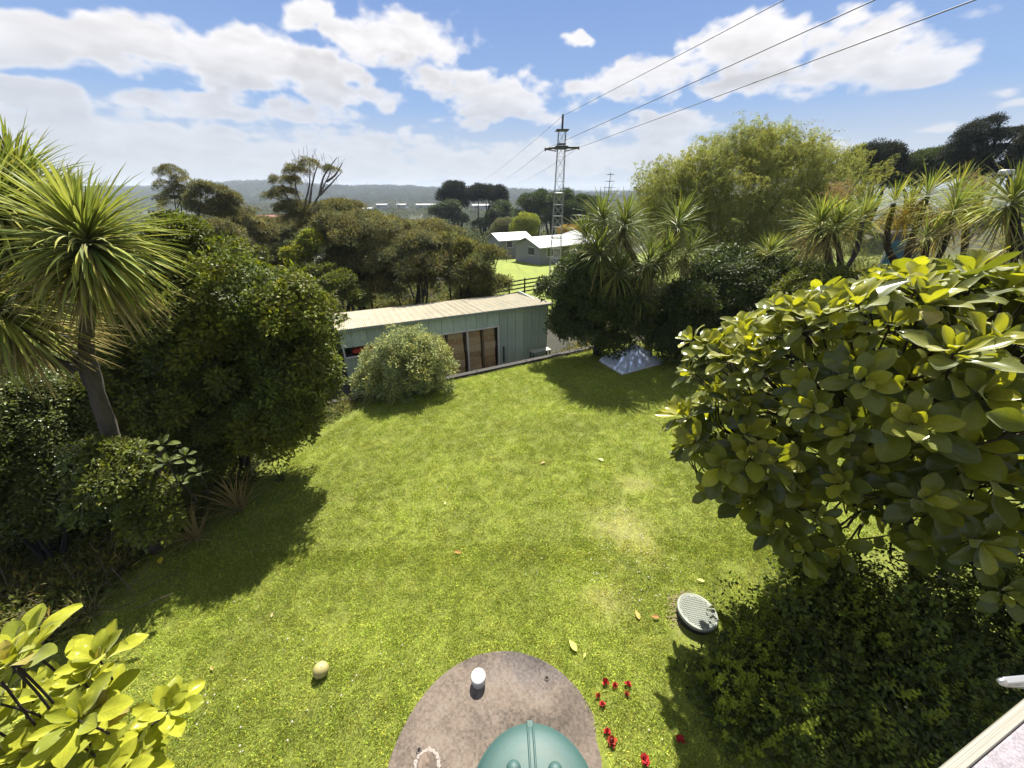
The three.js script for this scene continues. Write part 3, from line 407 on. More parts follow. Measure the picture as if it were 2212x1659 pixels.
// glossy dark shrubs at the far right of the lawn
plant('glossy_shrub', 'dark glossy shrub at the end of the shed, left of the silver cover', 'shrub', onGround(1290, 768), billow([E(1275, 650, 14, 105, 90, 1.8), E(1205, 650, 14.2, 50, 66, 1.1), E(1330, 610, 14.5, 80, 62, 1.5), E(1230, 710, 13.8, 60, 34, 0.9), E(1320, 705, 13.6, 90, 50, 1.3), E(1260, 590, 14.6, 50, 40, 1.0), E(1385, 660, 14.2, 60, 70, 1.2)], 6, 0.36, 0.6), [G.shrub, G.broad2.clone().scale(1.2, 1.2, 1.2)], FOL.dark, 1900, { r: 0.1, stems: 7, lump: 0.22, freq: 2.2, inner: 0.2, bark: BARK.dark });
plant('glossy_shrub', 'dark glossy shrub behind and to the right of the silver cover', 'shrub', onGround(1520, 770), billow([E(1545, 655, 12.9, 110, 84, 1.6), E(1465, 690, 13.1, 66, 76, 1.2), E(1640, 600, 13.4, 120, 66, 1.6), E(1560, 590, 13.8, 90, 50, 1.4), E(1560, 730, 12.4, 120, 50, 1.3), E(1720, 600, 13, 70, 50, 1.1), E(1670, 700, 12, 110, 90, 1.4), E(1450, 745, 12.7, 44, 34, 0.8)], 6, 0.36, 0.6), [G.shrub, G.broad], FOL.dark, 2100, { r: 0.1, stems: 7, lump: 0.22, freq: 2.2, inner: 0.2, bark: BARK.dark });
plant('hedge_shrub', 'leafy green shrub on the bank in front of the right hand cabbage trunks', 'shrub', footOf(at(1800, 690, 9.5)), [E(1760, 640, 10, 70, 50, 0.9), E(1850, 660, 9.5, 90, 50, 1), E(1960, 650, 9, 90, 50, 1), E(2080, 640, 8.6, 90, 60, 1)], [G.shrub, G.broad], FOL.broad, 800, { r: 0.06, stems: 5, lump: 0.2 });
// ------------------------------------------------------------------ cabbage trees
R = rng(59);
// a sword leaf along +y that bends towards +z
function blade(len, w, bend, rows = 7, twist = 0) {
  const p = [], c = [], u = [], idx = []; let y = 0, z = 0;
  for (let k = 0; k <= rows; k++) {
    const s = k / rows, th = bend * s * s, ww = w * 0.5 * (k === rows ? 0 : Math.min(1, 0.55 + s * 1.6) * (1 - Math.pow(s, 3.5) * 0.9)), f = 0.45 * ww;
    for (const e of [-1, 0, 1]) { const a = twist * s, ex = e * ww * Math.cos(a), q = e * ww * Math.sin(a) - Math.abs(e) * f; p.push(ex, y - Math.sin(th) * q * -1, z + Math.cos(th) * q); const t = 0.9 + 0.2 * s; c.push(t, t, t * (1 - 0.2 * s)); u.push(0.5 + e / 2, s); }
    y += Math.cos(th) * len / rows; z += Math.sin(th) * len / rows;
  }
  for (let k = 0; k < rows; k++) for (const e of [0, 1]) { const a = k * 3 + e; idx.push(a, a + 1, a + 3, a + 1, a + 4, a + 3); }
  const g = new THREE.BufferGeometry(); g.setAttribute('position', new THREE.Float32BufferAttribute(p, 3)); g.setAttribute('color', new THREE.Float32BufferAttribute(c, 3)); g.setAttribute('uv', new THREE.Float32BufferAttribute(u, 2)); g.setIndex(idx); g.computeVertexNormals(); return g;
}
const BL = [blade(1, 0.037, 0.12), blade(1, 0.035, 0.45, 7, 0.3), blade(1, 0.035, 0.85), blade(1, 0.033, 1.35, 7, -0.4), blade(1, 0.031, 1.9)];
const bladeMat = [leafMat([0.25, 0.27, 0.06], 0.42, 0.15, 0.3), leafMat([0.16, 0.19, 0.05], 0.4, 0.2, 0.3), leafMat([0.34, 0.345, 0.11], 0.42, 0.12, 0.3)], deadMat = leafMat([0.30, 0.235, 0.15], 0.25, 0, 0.5), goldMat = leafMat([0.42, 0.3, 0.07], 0.4, 0, 0.5);
// one head: list of [matrix, blade number, dead?]
function headLeaves(c, axis, n, len, dead, o = {}) {
  const out = [], q = new THREE.Quaternion().setFromUnitVectors(V(0, 1, 0), axis.clone().normalize());
  for (let k = 0; k < n; k++) {
    const old = k >= n * (1 - dead), f = old ? 1 : k / (n * (1 - dead)), th = old ? rr(1.9, 2.8) : 0.06 + Math.pow(f, 0.72) * (o.open ?? 1.75) + rr(-0.15, 0.15), a = k * 2.399963 + rr(-0.3, 0.3);
    const d = V(Math.sin(th) * Math.cos(a), Math.cos(th), Math.sin(th) * Math.sin(a)).applyQuaternion(q), down = V(rr(-0.15, 0.15), -1, rr(-0.15, 0.15)); down.addScaledVector(d, -down.dot(d)); if (down.lengthSq() < 0.02) down.copy(onSphere()).addScaledVector(d, -down.dot(d)); down.normalize();
    const x = V(0, 0, 0).crossVectors(d, down).normalize(), L = len * rr(0.72, 1.08) * (f < 0.12 ? 0.75 : 1), M = new THREE.Matrix4().makeBasis(x, d, down).scale(V(len * (old ? 0.7 : 1) * (o.wide ?? 1) * rr(0.7, 1.1), L, L));
    const p = c.clone().addScaledVector(axis, -0.28 * len * (old ? rr(0.6, 1.5) : f * 0.8) + 0.05).addScaledVector(d, 0.03); M.setPosition(p.x, p.y, p.z);
    out.push([M, old ? (R() < 0.6 ? 0 : 1) : Math.min(4, Math.max(0, Math.round(f * 2.2 + rr(-0.6, 1.4)))), old]);
  }
  return out;
}
function cabbage(name, label, base, trunks, heads, o = {}) {
  const t = thing(name, label, 'tree', base, 0, o.group), loc = (p) => p.clone().sub(base);
  trunks.forEach(([pts, r0, r1], i) => mesh(t, i ? 'limb' : 'trunk', limb(pts.map(loc), r0, r1, 11, 0.28, i ? 0 : 0.4), o.bark || BARK.grey));
  const live = [[], [], [], [], []], lc = [[], [], [], [], []], dd = [[], []], dc = [[], []];
  let single = o.single || 0;
  heads.forEach(([c, axis, n, len, dead, ho], hi) => {
    const ls = headLeaves(loc(c), axis, n, len, dead, ho);
    for (const [M, k, old] of ls) {
      const b = rr(0.75, 1.25), y = rr(-0.15, 0.2);
      if (!old && single > 0) { single--; const m = mesh(t, 'leaf', BL[k], bladeMat[(R() * 3) | 0]); m.matrixAutoUpdate = true; M.decompose(m.position, m.quaternion, m.scale); }
      else if (old) { const s = k ? 1 : 0; dd[s].push(M); dc[s].push(lin(b, b, b)); }
      else { live[k].push(M); lc[k].push(lin(b * (1 + y), b, b * (1 - y))); }
    }
  });
  live.forEach((m, i) => m.length && inst(t, 'leaf_rosette', BL[i], o.mat || bladeMat[i % 3], m, lc[i]));
  dd.forEach((m, i) => m.length && inst(t, 'dead_leaves', BL[i], o.dead || deadMat, m, dc[i]));
  return t;
}
const UP = V(0, 1, 0);
{ // the clump in the middle distance over the dark shrubs
  const d = 13.2, b = onGround(1400, 735), P = (x, y, k = 0) => at(x, y, d + k);
  cabbage('cabbage_tree', 'bushy clump of cabbage tree heads with drooping dead skirts above the dark shrubs', b, [[[b, P(1400, 680), P(1385, 590), P(1350, 520)], 0.16, 0.09], [[P(1395, 660), P(1330, 600), P(1298, 560)], 0.1, 0.07], [[P(1400, 660), P(1405, 600)], 0.1, 0.07], [[P(1390, 610), P(1440, 540), P(1465, 490)], 0.09, 0.06]],
    [[P(1350, 480), V(0.05, 1, 0.05), 270, 1.15, 0.35], [P(1292, 545, -0.3), V(-0.3, 1, 0.15), 260, 1.15, 0.4], [P(1402, 565, -0.5), V(0.1, 1, 0.3), 260, 1.1, 0.45], [P(1465, 480, 0.3), V(0.25, 1, 0), 240, 1.15, 0.4], [P(1335, 585, -0.6), V(-0.1, 0.8, 0.5), 230, 1.1, 0.5], [P(1300, 470, 0.6), V(-0.3, 1, 0), 200, 1.1, 0.25], [P(1440, 545, -0.3), V(0.2, 1, 0.3), 230, 1.05, 0.45], [P(1265, 510, 0.5), V(-0.4, 1, 0), 190, 1.05, 0.25], [P(1380, 640, -0.5), V(0, 0.8, 0.5), 170, 0.95, 0.6], [P(1490, 540, 0.2), V(0.4, 1, 0.1), 170, 1.05, 0.45]], { dead: leafMat([0.2, 0.165, 0.11], 0.25, 0, 0.5), mat: bladeMat[1] });
}
{ // right hand cabbage trees, standing on the bank
  const P = (d) => (x, y, k = 0) => at(x, y, d + k), A = P(10.8), B = P(11.6), C = P(10.4), D = P(8.2), Q = P(12.5);
  let b = footOf(A(1795, 640));
  cabbage('cabbage_tree', 'twin trunked cabbage tree with a mop head on the left of the right hand group', b, [[[b, A(1797, 640), A(1790, 560), A(1772, 495)], 0.12, 0.07], [[A(1797, 650), A(1815, 600), A(1806, 500)], 0.1, 0.06], [[A(1815, 600), A(1850, 540), A(1862, 480)], 0.08, 0.05]], [[A(1770, 482), V(-0.15, 1, 0.1), 200, 0.98, 0.3], [A(1805, 486, -0.2), V(0.1, 1, 0.2), 200, 0.98, 0.35], [A(1862, 468, 0.3), V(0.35, 1, 0), 150, 0.95, 0.2]]);
  b = footOf(B(1943, 600));
  cabbage('cabbage_tree', 'forked cabbage tree with golden dead leaves hanging under its two heads', b, [[[b, B(1943, 605), B(1915, 520), B(1930, 440)], 0.12, 0.06], [[B(1945, 602), B(1975, 500), B(2003, 425)], 0.11, 0.06]], [[B(1932, 432), V(-0.1, 1, 0), 130, 0.85, 0.45], [B(2004, 415), V(0.1, 1, 0), 170, 0.95, 0.5], [B(1965, 440, 0.5), V(0, 1, 0), 120, 0.9, 0.5]], { dead: goldMat, bark: BARK.brown });
  b = footOf(C(1985, 640));
  cabbage('cabbage_tree', 'cabbage tree with a low starburst head in front of the forked one', b, [[[b, C(1975, 640), C(1995, 570), C(2004, 520)], 0.09, 0.06], [[C(1985, 620), C(2035, 540), C(2061, 460)], 0.09, 0.05]], [[C(2004, 508), V(0, 0.9, 0.45), 120, 0.85, 0.25, { open: 1.5 }], [C(2061, 452), V(0.1, 1, 0.1), 160, 0.95, 0.35]], { bark: BARK.brown });
  b = footOf(Q(2080, 620));
  cabbage('cabbage_tree', 'cabbage tree with pale flower sprays at the back of the right hand group', b, [[[b, Q(2075, 620), Q(2085, 520), Q(2090, 440)], 0.12, 0.07]], [[Q(2065, 415), V(-0.2, 1, 0), 160, 1.0, 0.4], [Q(2110, 435), V(0.3, 1, 0), 150, 1.0, 0.4], [Q(2030, 500, 0.3), V(0, 1, 0), 130, 0.9, 0.5]], { dead: goldMat, bark: BARK.brown });
  b = footOf(D(2200, 640));
  cabbage('cabbage_tree', 'near cabbage tree with a large dark starburst head at the right edge of the view', b, [[[b, D(2200, 640), D(2195, 540), D(2188, 450)], 0.12, 0.08]], [[D(2186, 430), V(-0.05, 1, 0.1), 230, 0.95, 0.2, { open: 2.0 }], [D(2235, 500), V(0.2, 1, 0.1), 200, 0.9, 0.4], [D(2170, 545, 0.3), V(-0.1, 1, 0.1), 170, 0.85, 0.5]], { bark: BARK.dark });
  // short ones low between the trunks
  b = footOf(P(13)(1660, 620)); cabbage('young_cabbage_tree', 'short spiky young cabbage tree between the willow and the shrubs', b, [[[b, P(13)(1662, 600), P(13)(1662, 560)], 0.08, 0.06]], [[P(13)(1662, 545), V(0, 1, 0.1), 150, 0.85, 0.25, { open: 1.5 }]]);
  b = footOf(P(10)(1860, 640)); cabbage('young_cabbage_tree', 'small yellowish cabbage seedling at the foot of the twin trunked tree', b, [[[b, P(10)(1866, 640), P(10)(1868, 610)], 0.05, 0.04]], [[P(10)(1868, 606), V(0, 1, 0.1), 90, 0.55, 0.1, { open: 1.4 }]], { mat: bladeMat[2] });
  // flower sprays
  const fl = (parentName, pts) => { const t = scene.children.find((o) => o.userData.label && o.userData.label.startsWith(parentName)); const ms = [], cs = []; for (const [c, r] of pts) for (let k = 0; k < 150; k++) { const p = onSphere().multiplyScalar(r * Math.pow(R(), 0.6)).add(c).sub(t.position), M = basis(onSphere()).scale(V(1, 1, 1)); M.setPosition(p.x, p.y, p.z); ms.push(M); cs.push(lin(1, rr(0.8, 1), rr(0.7, 1))); } inst(t, 'flower_spray', clump(14, 0.05, 0.05, 0.01, { mess: 1.2 }), leafMat([0.42, 0.3, 0.2], 0.3, 0, 0.5), ms, cs); };
  fl('twin trunked', [[A(1810, 418, 0.6), 0.38]]); fl('cabbage tree with pale flower', [[Q(2096, 405, -0.5), 0.45], [Q(2030, 478, -0.8), 0.35]]);
}

// ------------------------------------------------------------------ the big cabbage tree at the left
{
  R = rng(61);
  const b = onGround(340, 1168), P = (x, y, d) => at(x, y, d);
  cabbage('cabbage_tree', 'tall cabbage tree with huge spiky heads filling the left edge of the view', b,
    [[[b, P(290, 1050, 4.45), P(240, 940, 4.4), P(200, 820, 4.35), P(186, 770, 4.3)], 0.105, 0.085], [[P(186, 775, 4.3), P(192, 690, 4.25), P(194, 610, 4.2), P(191, 535, 4.15)], 0.07, 0.06], [[P(190, 800, 4.3), P(140, 750, 4.45), P(90, 690, 4.6), P(40, 600, 4.7), P(0, 480, 4.7)], 0.075, 0.05], [[P(165, 800, 4.2), P(80, 760, 4.1), P(10, 690, 4.0)], 0.06, 0.05]],
    [[P(190, 515, 4.15), V(0.14, 1, -0.22), 860, 0.88, 0.26, { open: 2.3 }], [P(-10, 440, 4.7), V(-0.05, 1, -0.2), 760, 0.94, 0.16, { open: 2.2 }], [P(-20, 660, 3.95), V(-0.15, 1, 0.25), 600, 0.88, 0.35, { open: 2.2 }], [P(110, 470, 5.4), V(0.05, 1, 0), 420, 0.95, 0.25], [P(60, 600, 5.0), V(-0.1, 1, 0.1), 340, 0.95, 0.4], [P(40, 400, 5.2), V(0, 1, 0), 340, 0.85, 0.15]], { single: 250 });
}
// dense small leaved shrub under it
R = rng(67);
plant('small_leaf_shrub', 'shadowy small leaved shrub under the big cabbage tree at the left edge', 'shrub', onGround(120, 1230), [E(110, 950, 5.3, 150, 130, 1.1), E(50, 1060, 4.6, 110, 120, 0.9), E(210, 1020, 5.4, 70, 110, 0.8), E(-60, 930, 4.6, 120, 150, 1), E(150, 1120, 4.9, 110, 70, 0.7), E(60, 860, 5.8, 100, 60, 0.9)], [G.tiny, G.tiny.clone().rotateX(0.5)], FOL.sparkle, 2600, { r: 0.05, stems: 8, lump: 0.2, freq: 2, bark: BARK.dark, inner: 0.2 });
plant('yellow_green_shrub', 'loose yellow green shrub glimpsed between the cabbage tree trunks', 'shrub', footOf(at(60, 860, 7.5)), [E(30, 830, 7.4, 80, 60, 0.9), E(120, 800, 7.6, 70, 46, 0.8), E(220, 770, 7.8, 50, 40, 0.7), E(-60, 800, 7.4, 90, 70, 1)], [G.olive], FOL.olive, 520, { r: 0.04, stems: 5, lump: 0.3, bark: BARK.dark });
plant('bank_shrub', 'dark mixed shrub filling the bank between the leaning trunk and the round tree', 'shrub', onGround(330, 1120), billow([E(310, 860, 6.2, 90, 110, 0.9), E(390, 930, 6.0, 90, 90, 0.8), E(280, 960, 5.9, 60, 90, 0.7), E(440, 1000, 5.9, 60, 50, 0.5), E(300, 780, 6.6, 70, 60, 0.8), E(265, 1075, 3.9, 60, 80, 0.4), E(210, 1010, 4.0, 60, 60, 0.4), E(330, 1120, 4.1, 50, 50, 0.3)], 6, 0.36, 0.6), [G.broad, G.tiny], [FOL.broad, FOL.sparkle], 1350, { r: 0.05, stems: 6, lump: 0.25, bark: BARK.dark });
{ // dry sticks and grass on the bank
  const t = thing('brushwood', 'heap of dry brown sticks and stalks on the shady bank at the left edge', 'brushwood', onGround(70, 1230)), g = [];
  for (let k = 0; k < 130; k++) { const p = onGround(rr(-60, 300), rr(1130, 1330)).sub(t.position), a = rr(0, 6.28), L = rr(0.2, 0.7); g.push(bar(p.clone().add(V(0, rr(0, 0.06), 0)), p.clone().add(V(Math.cos(a) * L, rr(0.03, 0.4), Math.sin(a) * L)), rr(0.003, 0.008), 4)); }
  mesh(t, 'sticks', merge(g), std([0.17, 0.125, 0.08], 0.9), 'stuff');
}
// flax and straw coloured tussocks
function tussock(name, label, px, py, n, len, mat, o = {}) {
  const b = onGround(px, py), t = thing(name, label, 'plant', b, 0, o.group);
  for (let k = 0; k < n; k++) { const a = rr(0, 6.28), th = rr(0.1, o.open ?? 1.0), d = V(Math.sin(th) * Math.cos(a), Math.cos(th), Math.sin(th) * Math.sin(a)), down = V(0, -1, 0).addScaledVector(d, d.y).normalize(), x = V(0, 0, 0).crossVectors(d, down).normalize(), L = len * rr(0.6, 1.15); const m = mesh(t, 'leaf', BL[(R() * 4) | 0], mat); const M = new THREE.Matrix4().makeBasis(x, d, down).scale(V(len * (o.wide ?? 0.8), L, L)); M.setPosition(rr(-0.06, 0.06), 0, rr(-0.06, 0.06)); M.decompose(m.position, m.quaternion, m.scale); }
  return t;
}
const flaxMat = leafMat([0.34, 0.24, 0.14], 0.3, 0.15, 0.5), strawMat = leafMat([0.36, 0.3, 0.17], 0.3, 0, 0.5);
tussock('flax_plant', 'brownish flax with upright sword leaves in the shade of the round tree', 520, 1105, 64, 0.85, flaxMat);
tussock('flax_plant', 'smaller bronze flax beside the leaning trunk at the lawn edge', 425, 1165, 40, 0.75, flaxMat, { open: 1.2 });
tussock('flax_plant', 'low sprawling flax tuft on the shaded lawn border', 610, 1040, 36, 0.5, leafMat([0.07, 0.085, 0.03], 0.3, 0.2, 0.5), { open: 1.35 });
tussock('straw_tussock', 'pale straw tussock above the yellow leaved bush at bottom left', 195, 1330, 46, 0.5, strawMat, { open: 1.3, wide: 0.35 });
// ------------------------------------------------------------------ plants with big leathery leaves
const paddle = (s) => Math.pow(Math.sin(Math.PI * Math.pow(clamp(s * 0.97 + 0.015), 1.35)), 0.75) * (s < 0.12 ? 0.3 + s * 5.8 : 1);
const veinTex = tex(256, 256, (u, v) => {
  const x = Math.abs(u - 0.5) * 2, mid = Math.exp(-((x / 0.045) ** 2)), q = v * 9 - x * 2.6, l = Math.exp(-(((q - Math.floor(q) - 0.5) / 0.07) ** 2)) * 0.45, n = fbm(u * 9, v * 14, 4), e = sstep(0.86, 1, x) * 0.25, b = 0.70 + 0.26 * n;
  const k = clamp(mid * 0.55 + l * 0.35 + e * 0.4); return [lerp(b, 1, k), lerp(b, 1, k * 0.95), lerp(b * 0.9, 1, k * 0.8)];
});
const veinBump = tex(256, 256, (u, v) => { const x = Math.abs(u - 0.5) * 2, mid = Math.exp(-((x / 0.05) ** 2)), q = v * 9 - x * 2.6, l = Math.exp(-(((q - Math.floor(q) - 0.5) / 0.12) ** 2)); return g3(0.5 - 0.4 * mid - 0.2 * l + 0.15 * fbm(u * 12, v * 18, 3)); });
const bigMat = (c, tr = 0.55, coat = 0.75) => new THREE.MeshPhysicalMaterial({ color: lin(...c).multiplyScalar(K), roughness: 0.92, transmission: tr, thickness: 0, clearcoat: coat, clearcoatRoughness: 0.22, specularIntensity: 0.5, side: THREE.DoubleSide, map: veinTex, bumpMap: veinBump, bumpScale: 0.002, vertexColors: true });
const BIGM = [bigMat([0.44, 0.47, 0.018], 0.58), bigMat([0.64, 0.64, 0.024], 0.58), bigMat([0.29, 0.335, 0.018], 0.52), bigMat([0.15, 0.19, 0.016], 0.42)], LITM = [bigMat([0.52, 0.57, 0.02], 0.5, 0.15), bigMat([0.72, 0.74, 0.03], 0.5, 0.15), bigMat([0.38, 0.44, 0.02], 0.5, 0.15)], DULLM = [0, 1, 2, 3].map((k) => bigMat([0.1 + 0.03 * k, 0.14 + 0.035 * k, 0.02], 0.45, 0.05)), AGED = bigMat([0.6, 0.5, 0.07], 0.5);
const BIG = [0, 1, 2, 3, 4].map((k) => { // each leaf bowl-shaped, its rim wavy
  const rows = 8, cols = 6, p = [], c = [], u = [], idx = [], bend = [0.25, 0.55, -0.15, 0.85, 0.4][k], cup = [0.35, 0.22, 0.45, 0.15, 0.3][k], wid = [0.5, 0.56, 0.46, 0.52, 0.6][k], wav = [0.02, 0.035, 0.015, 0.04, 0.03][k]; let y = 0, z = 0;
  for (let r = 0; r <= rows; r++) { const s = r / rows, th = bend * (s * 1.3 - 0.3), w = (r === 0 ? 0.025 : r === rows ? 0.05 : paddle(s) * wid / 2); for (let q = 0; q <= cols; q++) { const e = q / cols * 2 - 1, lift = cup * w * e * e + wav * Math.sin(s * 9 + e * 2 + k) * Math.abs(e); p.push(e * w, y - Math.sin(th) * lift * -1, z - Math.cos(th) * lift); c.push(1, 1, 1); u.push(0.5 + e / 2, s); } y += Math.cos(th) / rows; z += Math.sin(th) / rows; }
  for (let r = 0; r < rows; r++) for (let q = 0; q < cols; q++) { const a = r * (cols + 1) + q; idx.push(a, a + 1, a + cols + 1, a + 1, a + cols + 2, a + cols + 1); }
  const g = new THREE.BufferGeometry(); g.setAttribute('position', new THREE.Float32BufferAttribute(p, 3)); g.setAttribute('color', new THREE.Float32BufferAttribute(c, 3)); g.setAttribute('uv', new THREE.Float32BufferAttribute(u, 2)); g.setIndex(idx); g.computeVertexNormals(); return g;
});
// leaves of one whorl at a shoot tip: [matrix, shape]
function whorl(p, axis, n, len, o = {}) {
  const q = new THREE.Quaternion().setFromUnitVectors(UP, axis.clone().normalize()), out = [], ph = rr(0, 6.28);
  for (let k = 0; k < n; k++) {
    const f = k / Math.max(1, n - 1), th = lerp(0.4, o.open ?? 1.45, Math.pow(f, 0.8)) + rr(-0.15, 0.15), a = ph + k * 2.399963 + rr(-0.25, 0.25), d = V(Math.sin(th) * Math.cos(a), Math.cos(th), Math.sin(th) * Math.sin(a)).applyQuaternion(q).add(V(0, o.lift ?? 0.12, 0)).normalize();
    const outw = axis.clone().multiplyScalar(-1).addScaledVector(d, axis.dot(d)); if (outw.lengthSq() < 0.01) outw.copy(onSphere()); outw.normalize().addScaledVector(onSphere(), 0.2); outw.addScaledVector(d, -outw.dot(d)).normalize();
    const x = V(0, 0, 0).crossVectors(d, outw).normalize(), L = len * lerp(0.62, 1.08, Math.pow(f, 0.6)) * rr(0.85, 1.12), M = new THREE.Matrix4().makeBasis(x, d, outw).scale(V(L, L, L)), b = p.clone().addScaledVector(axis, -0.1 * len * f * 2).addScaledVector(d, 0.02 + 0.16 * len * f); M.setPosition(b.x, b.y, b.z); out.push([M, (R() * 5) | 0, f]);
  }
  return out;
}
function bigLeaf(name, label, base, origin, tips, o = {}) {
  const t = thing(name, label, o.category || 'bush', base), all = [], tw = [];
  for (const [p, axis, n, len, low] of tips) {
    for (const l of whorl(p, axis, n, len, o)) all.push([...l, p.distanceTo(EYE), low || 0]);
    const back = p.clone().addScaledVector(axis, -0.4), mid = back.clone().lerp(origin, 0.35).add(V(rr(-0.1, 0.1), -0.12, rr(-0.1, 0.1))); tw.push(limb([p, back, mid].map((v) => v.clone().sub(base)), 0.007, 0.011, 5, 0.1));
  }
  mesh(t, 'twigs', merge(tw), BARK.brown, 'stuff');
  all.sort((a, b) => a[3] - b[3]);
  const bins = BIG.map(() => BIGM.map(() => [[], []]));
  all.forEach(([M, k, f, , low], i) => {
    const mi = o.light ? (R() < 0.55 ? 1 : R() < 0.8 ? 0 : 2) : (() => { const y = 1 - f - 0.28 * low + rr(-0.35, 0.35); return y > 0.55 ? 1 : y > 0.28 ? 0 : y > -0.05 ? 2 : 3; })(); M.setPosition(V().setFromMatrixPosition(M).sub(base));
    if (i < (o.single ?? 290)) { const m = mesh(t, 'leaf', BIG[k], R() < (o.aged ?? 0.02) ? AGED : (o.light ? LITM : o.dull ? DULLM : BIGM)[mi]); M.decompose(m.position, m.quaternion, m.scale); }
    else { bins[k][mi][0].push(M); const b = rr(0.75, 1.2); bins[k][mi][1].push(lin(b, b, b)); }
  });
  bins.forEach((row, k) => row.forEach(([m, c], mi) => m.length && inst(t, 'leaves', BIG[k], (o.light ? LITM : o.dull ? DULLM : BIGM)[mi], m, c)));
  return t;
}
{ // the large bush at the right: shoot tips over a few rounded masses, standing on a bent trunk
  R = rng(71);
  const base = onGround(1985, 1330), origin = at(1950, 1000, 3.4);
  const masses = [E(2090, 820, 2.75, 330, 210, 1.0), E(1900, 760, 3.2, 270, 150, 0.9), E(1700, 800, 3.7, 200, 140, 0.8), E(1590, 940, 3.6, 110, 120, 0.6), E(1760, 990, 3.5, 220, 150, 0.8), E(2000, 980, 2.9, 230, 170, 0.8), E(2230, 700, 2.9, 130, 130, 0.7), E(1650, 1080, 3.4, 70, 60, 0.4), E(1530, 1010, 3.5, 50, 60, 0.4), E(2120, 1120, 2.7, 200, 130, 0.7), E(1880, 1120, 3.2, 180, 110, 0.6), E(1960, 850, 3.0, 200, 120, 0.5), E(2180, 960, 2.5, 160, 120, 0.5)];
  const tips = [];
  masses.forEach((e, i) => {
    const n = [62, 62, 50, 34, 48, 42, 26, 18, 13, 36, 32, 28, 20][i];
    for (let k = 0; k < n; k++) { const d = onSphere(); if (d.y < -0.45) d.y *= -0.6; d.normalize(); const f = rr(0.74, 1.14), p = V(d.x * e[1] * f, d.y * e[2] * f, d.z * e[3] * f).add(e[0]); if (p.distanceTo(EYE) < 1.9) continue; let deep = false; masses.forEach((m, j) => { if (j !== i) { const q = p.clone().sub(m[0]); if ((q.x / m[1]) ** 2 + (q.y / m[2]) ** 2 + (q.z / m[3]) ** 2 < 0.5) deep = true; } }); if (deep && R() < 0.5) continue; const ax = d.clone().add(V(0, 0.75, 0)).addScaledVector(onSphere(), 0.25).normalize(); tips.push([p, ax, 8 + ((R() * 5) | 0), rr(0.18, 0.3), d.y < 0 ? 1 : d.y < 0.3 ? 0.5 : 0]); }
  });
  const t = bigLeaf('large_leaf_bush', 'large bush of broad glossy paddle leaves filling the right side below the deck', base, origin, tips, { single: 290, aged: 0.012 });
  const L = (pts, a, b, nm) => mesh(t, nm, limb(pts.map((v) => v.clone().sub(base)), a, b, 8, 0.15), BARK.grey);
  L([base.clone().add(V(0, -0.1, 0)), at(1975, 1240, 3.1), at(1960, 1120, 3.3), origin], 0.06, 0.04, 'trunk');
  L([at(1965, 1180, 3.2), at(2060, 1050, 3.0), at(2110, 900, 2.85)], 0.04, 0.025, 'limb');
  L([at(1960, 1120, 3.3), at(1850, 980, 3.5), at(1740, 880, 3.7)], 0.035, 0.02, 'limb');
  L([at(1940, 1120, 3.3), at(1760, 1060, 3.6), at(1610, 990, 3.9)], 0.03, 0.018, 'limb');
  L([origin, at(2000, 850, 3.2), at(2080, 720, 3.0)], 0.035, 0.02, 'limb');
}
{ // the sunlit one at the bottom left
  R = rng(73);
  const base = onGround(20, 1640), D = (x, y, d) => at(x, y, d), tips = [];
  for (const [x, y, d, ax, n, len] of [[50, 1395, 1.42, [-0.1, 1, -0.015], 12, 0.2], [-60, 1440, 1.4, [-0.3, 1, -0.06], 11, 0.2], [215, 1425, 1.5, [0.15, 1, -0.03], 13, 0.205], [205, 1535, 1.3, [0.1, 1, -0.015], 13, 0.215], [362, 1535, 1.42, [0.5, 0.9, -0.075], 14, 0.185], [90, 1620, 1.12, [0, 1, 0.0], 13, 0.21], [230, 1690, 0.98, [0.2, 1, -0.03], 12, 0.2], [-40, 1560, 1.2, [-0.2, 1, -0.03], 12, 0.2], [120, 1480, 1.55, [0, 1, -0.06], 10, 0.19], [70, 1730, 0.95, [0, 1, 0.0], 12, 0.2], [290, 1590, 1.4, [0.5, 0.7, -0.03], 8, 0.15], [150, 1560, 1.55, [0.1, 1, -0.09], 9, 0.18], [-20, 1660, 1.2, [-0.1, 1, -0.03], 10, 0.2], [0, 1500, 1.6, [-0.1, 1, -0.06], 9, 0.19]]) { tips.push([D(x, y, d), V(...ax).normalize(), n + 2, len * 1.12]); for (let q = 0; q < 4; q++) tips.push([D(x - rr(10, 110), y + rr(20, 130), d - rr(0.02, 0.2)), V(ax[0] + rr(-0.3, 0.3), 1, ax[2] + rr(-0.2, 0.2)).normalize(), n, len * rr(0.8, 1.05)]); }
  const origin = D(110, 1720, 1.45);
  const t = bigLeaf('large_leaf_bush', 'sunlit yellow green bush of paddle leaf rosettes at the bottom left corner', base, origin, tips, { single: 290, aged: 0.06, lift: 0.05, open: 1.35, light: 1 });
  const L = (pts, a, b, nm) => mesh(t, nm, limb(pts.map((v) => v.clone().sub(base)), a, b, 8, 0.15), BARK.brown);
  L([base, D(80, 1750, 1.4), origin], 0.05, 0.035, 'trunk'); L([origin, D(250, 1620, 1.42), D(355, 1548, 1.42)], 0.014, 0.008, 'limb'); L([origin, D(170, 1580, 1.4), D(210, 1450, 1.48)], 0.014, 0.008, 'limb'); L([origin, D(60, 1560, 1.45), D(50, 1420, 1.42)], 0.014, 0.008, 'limb');
}
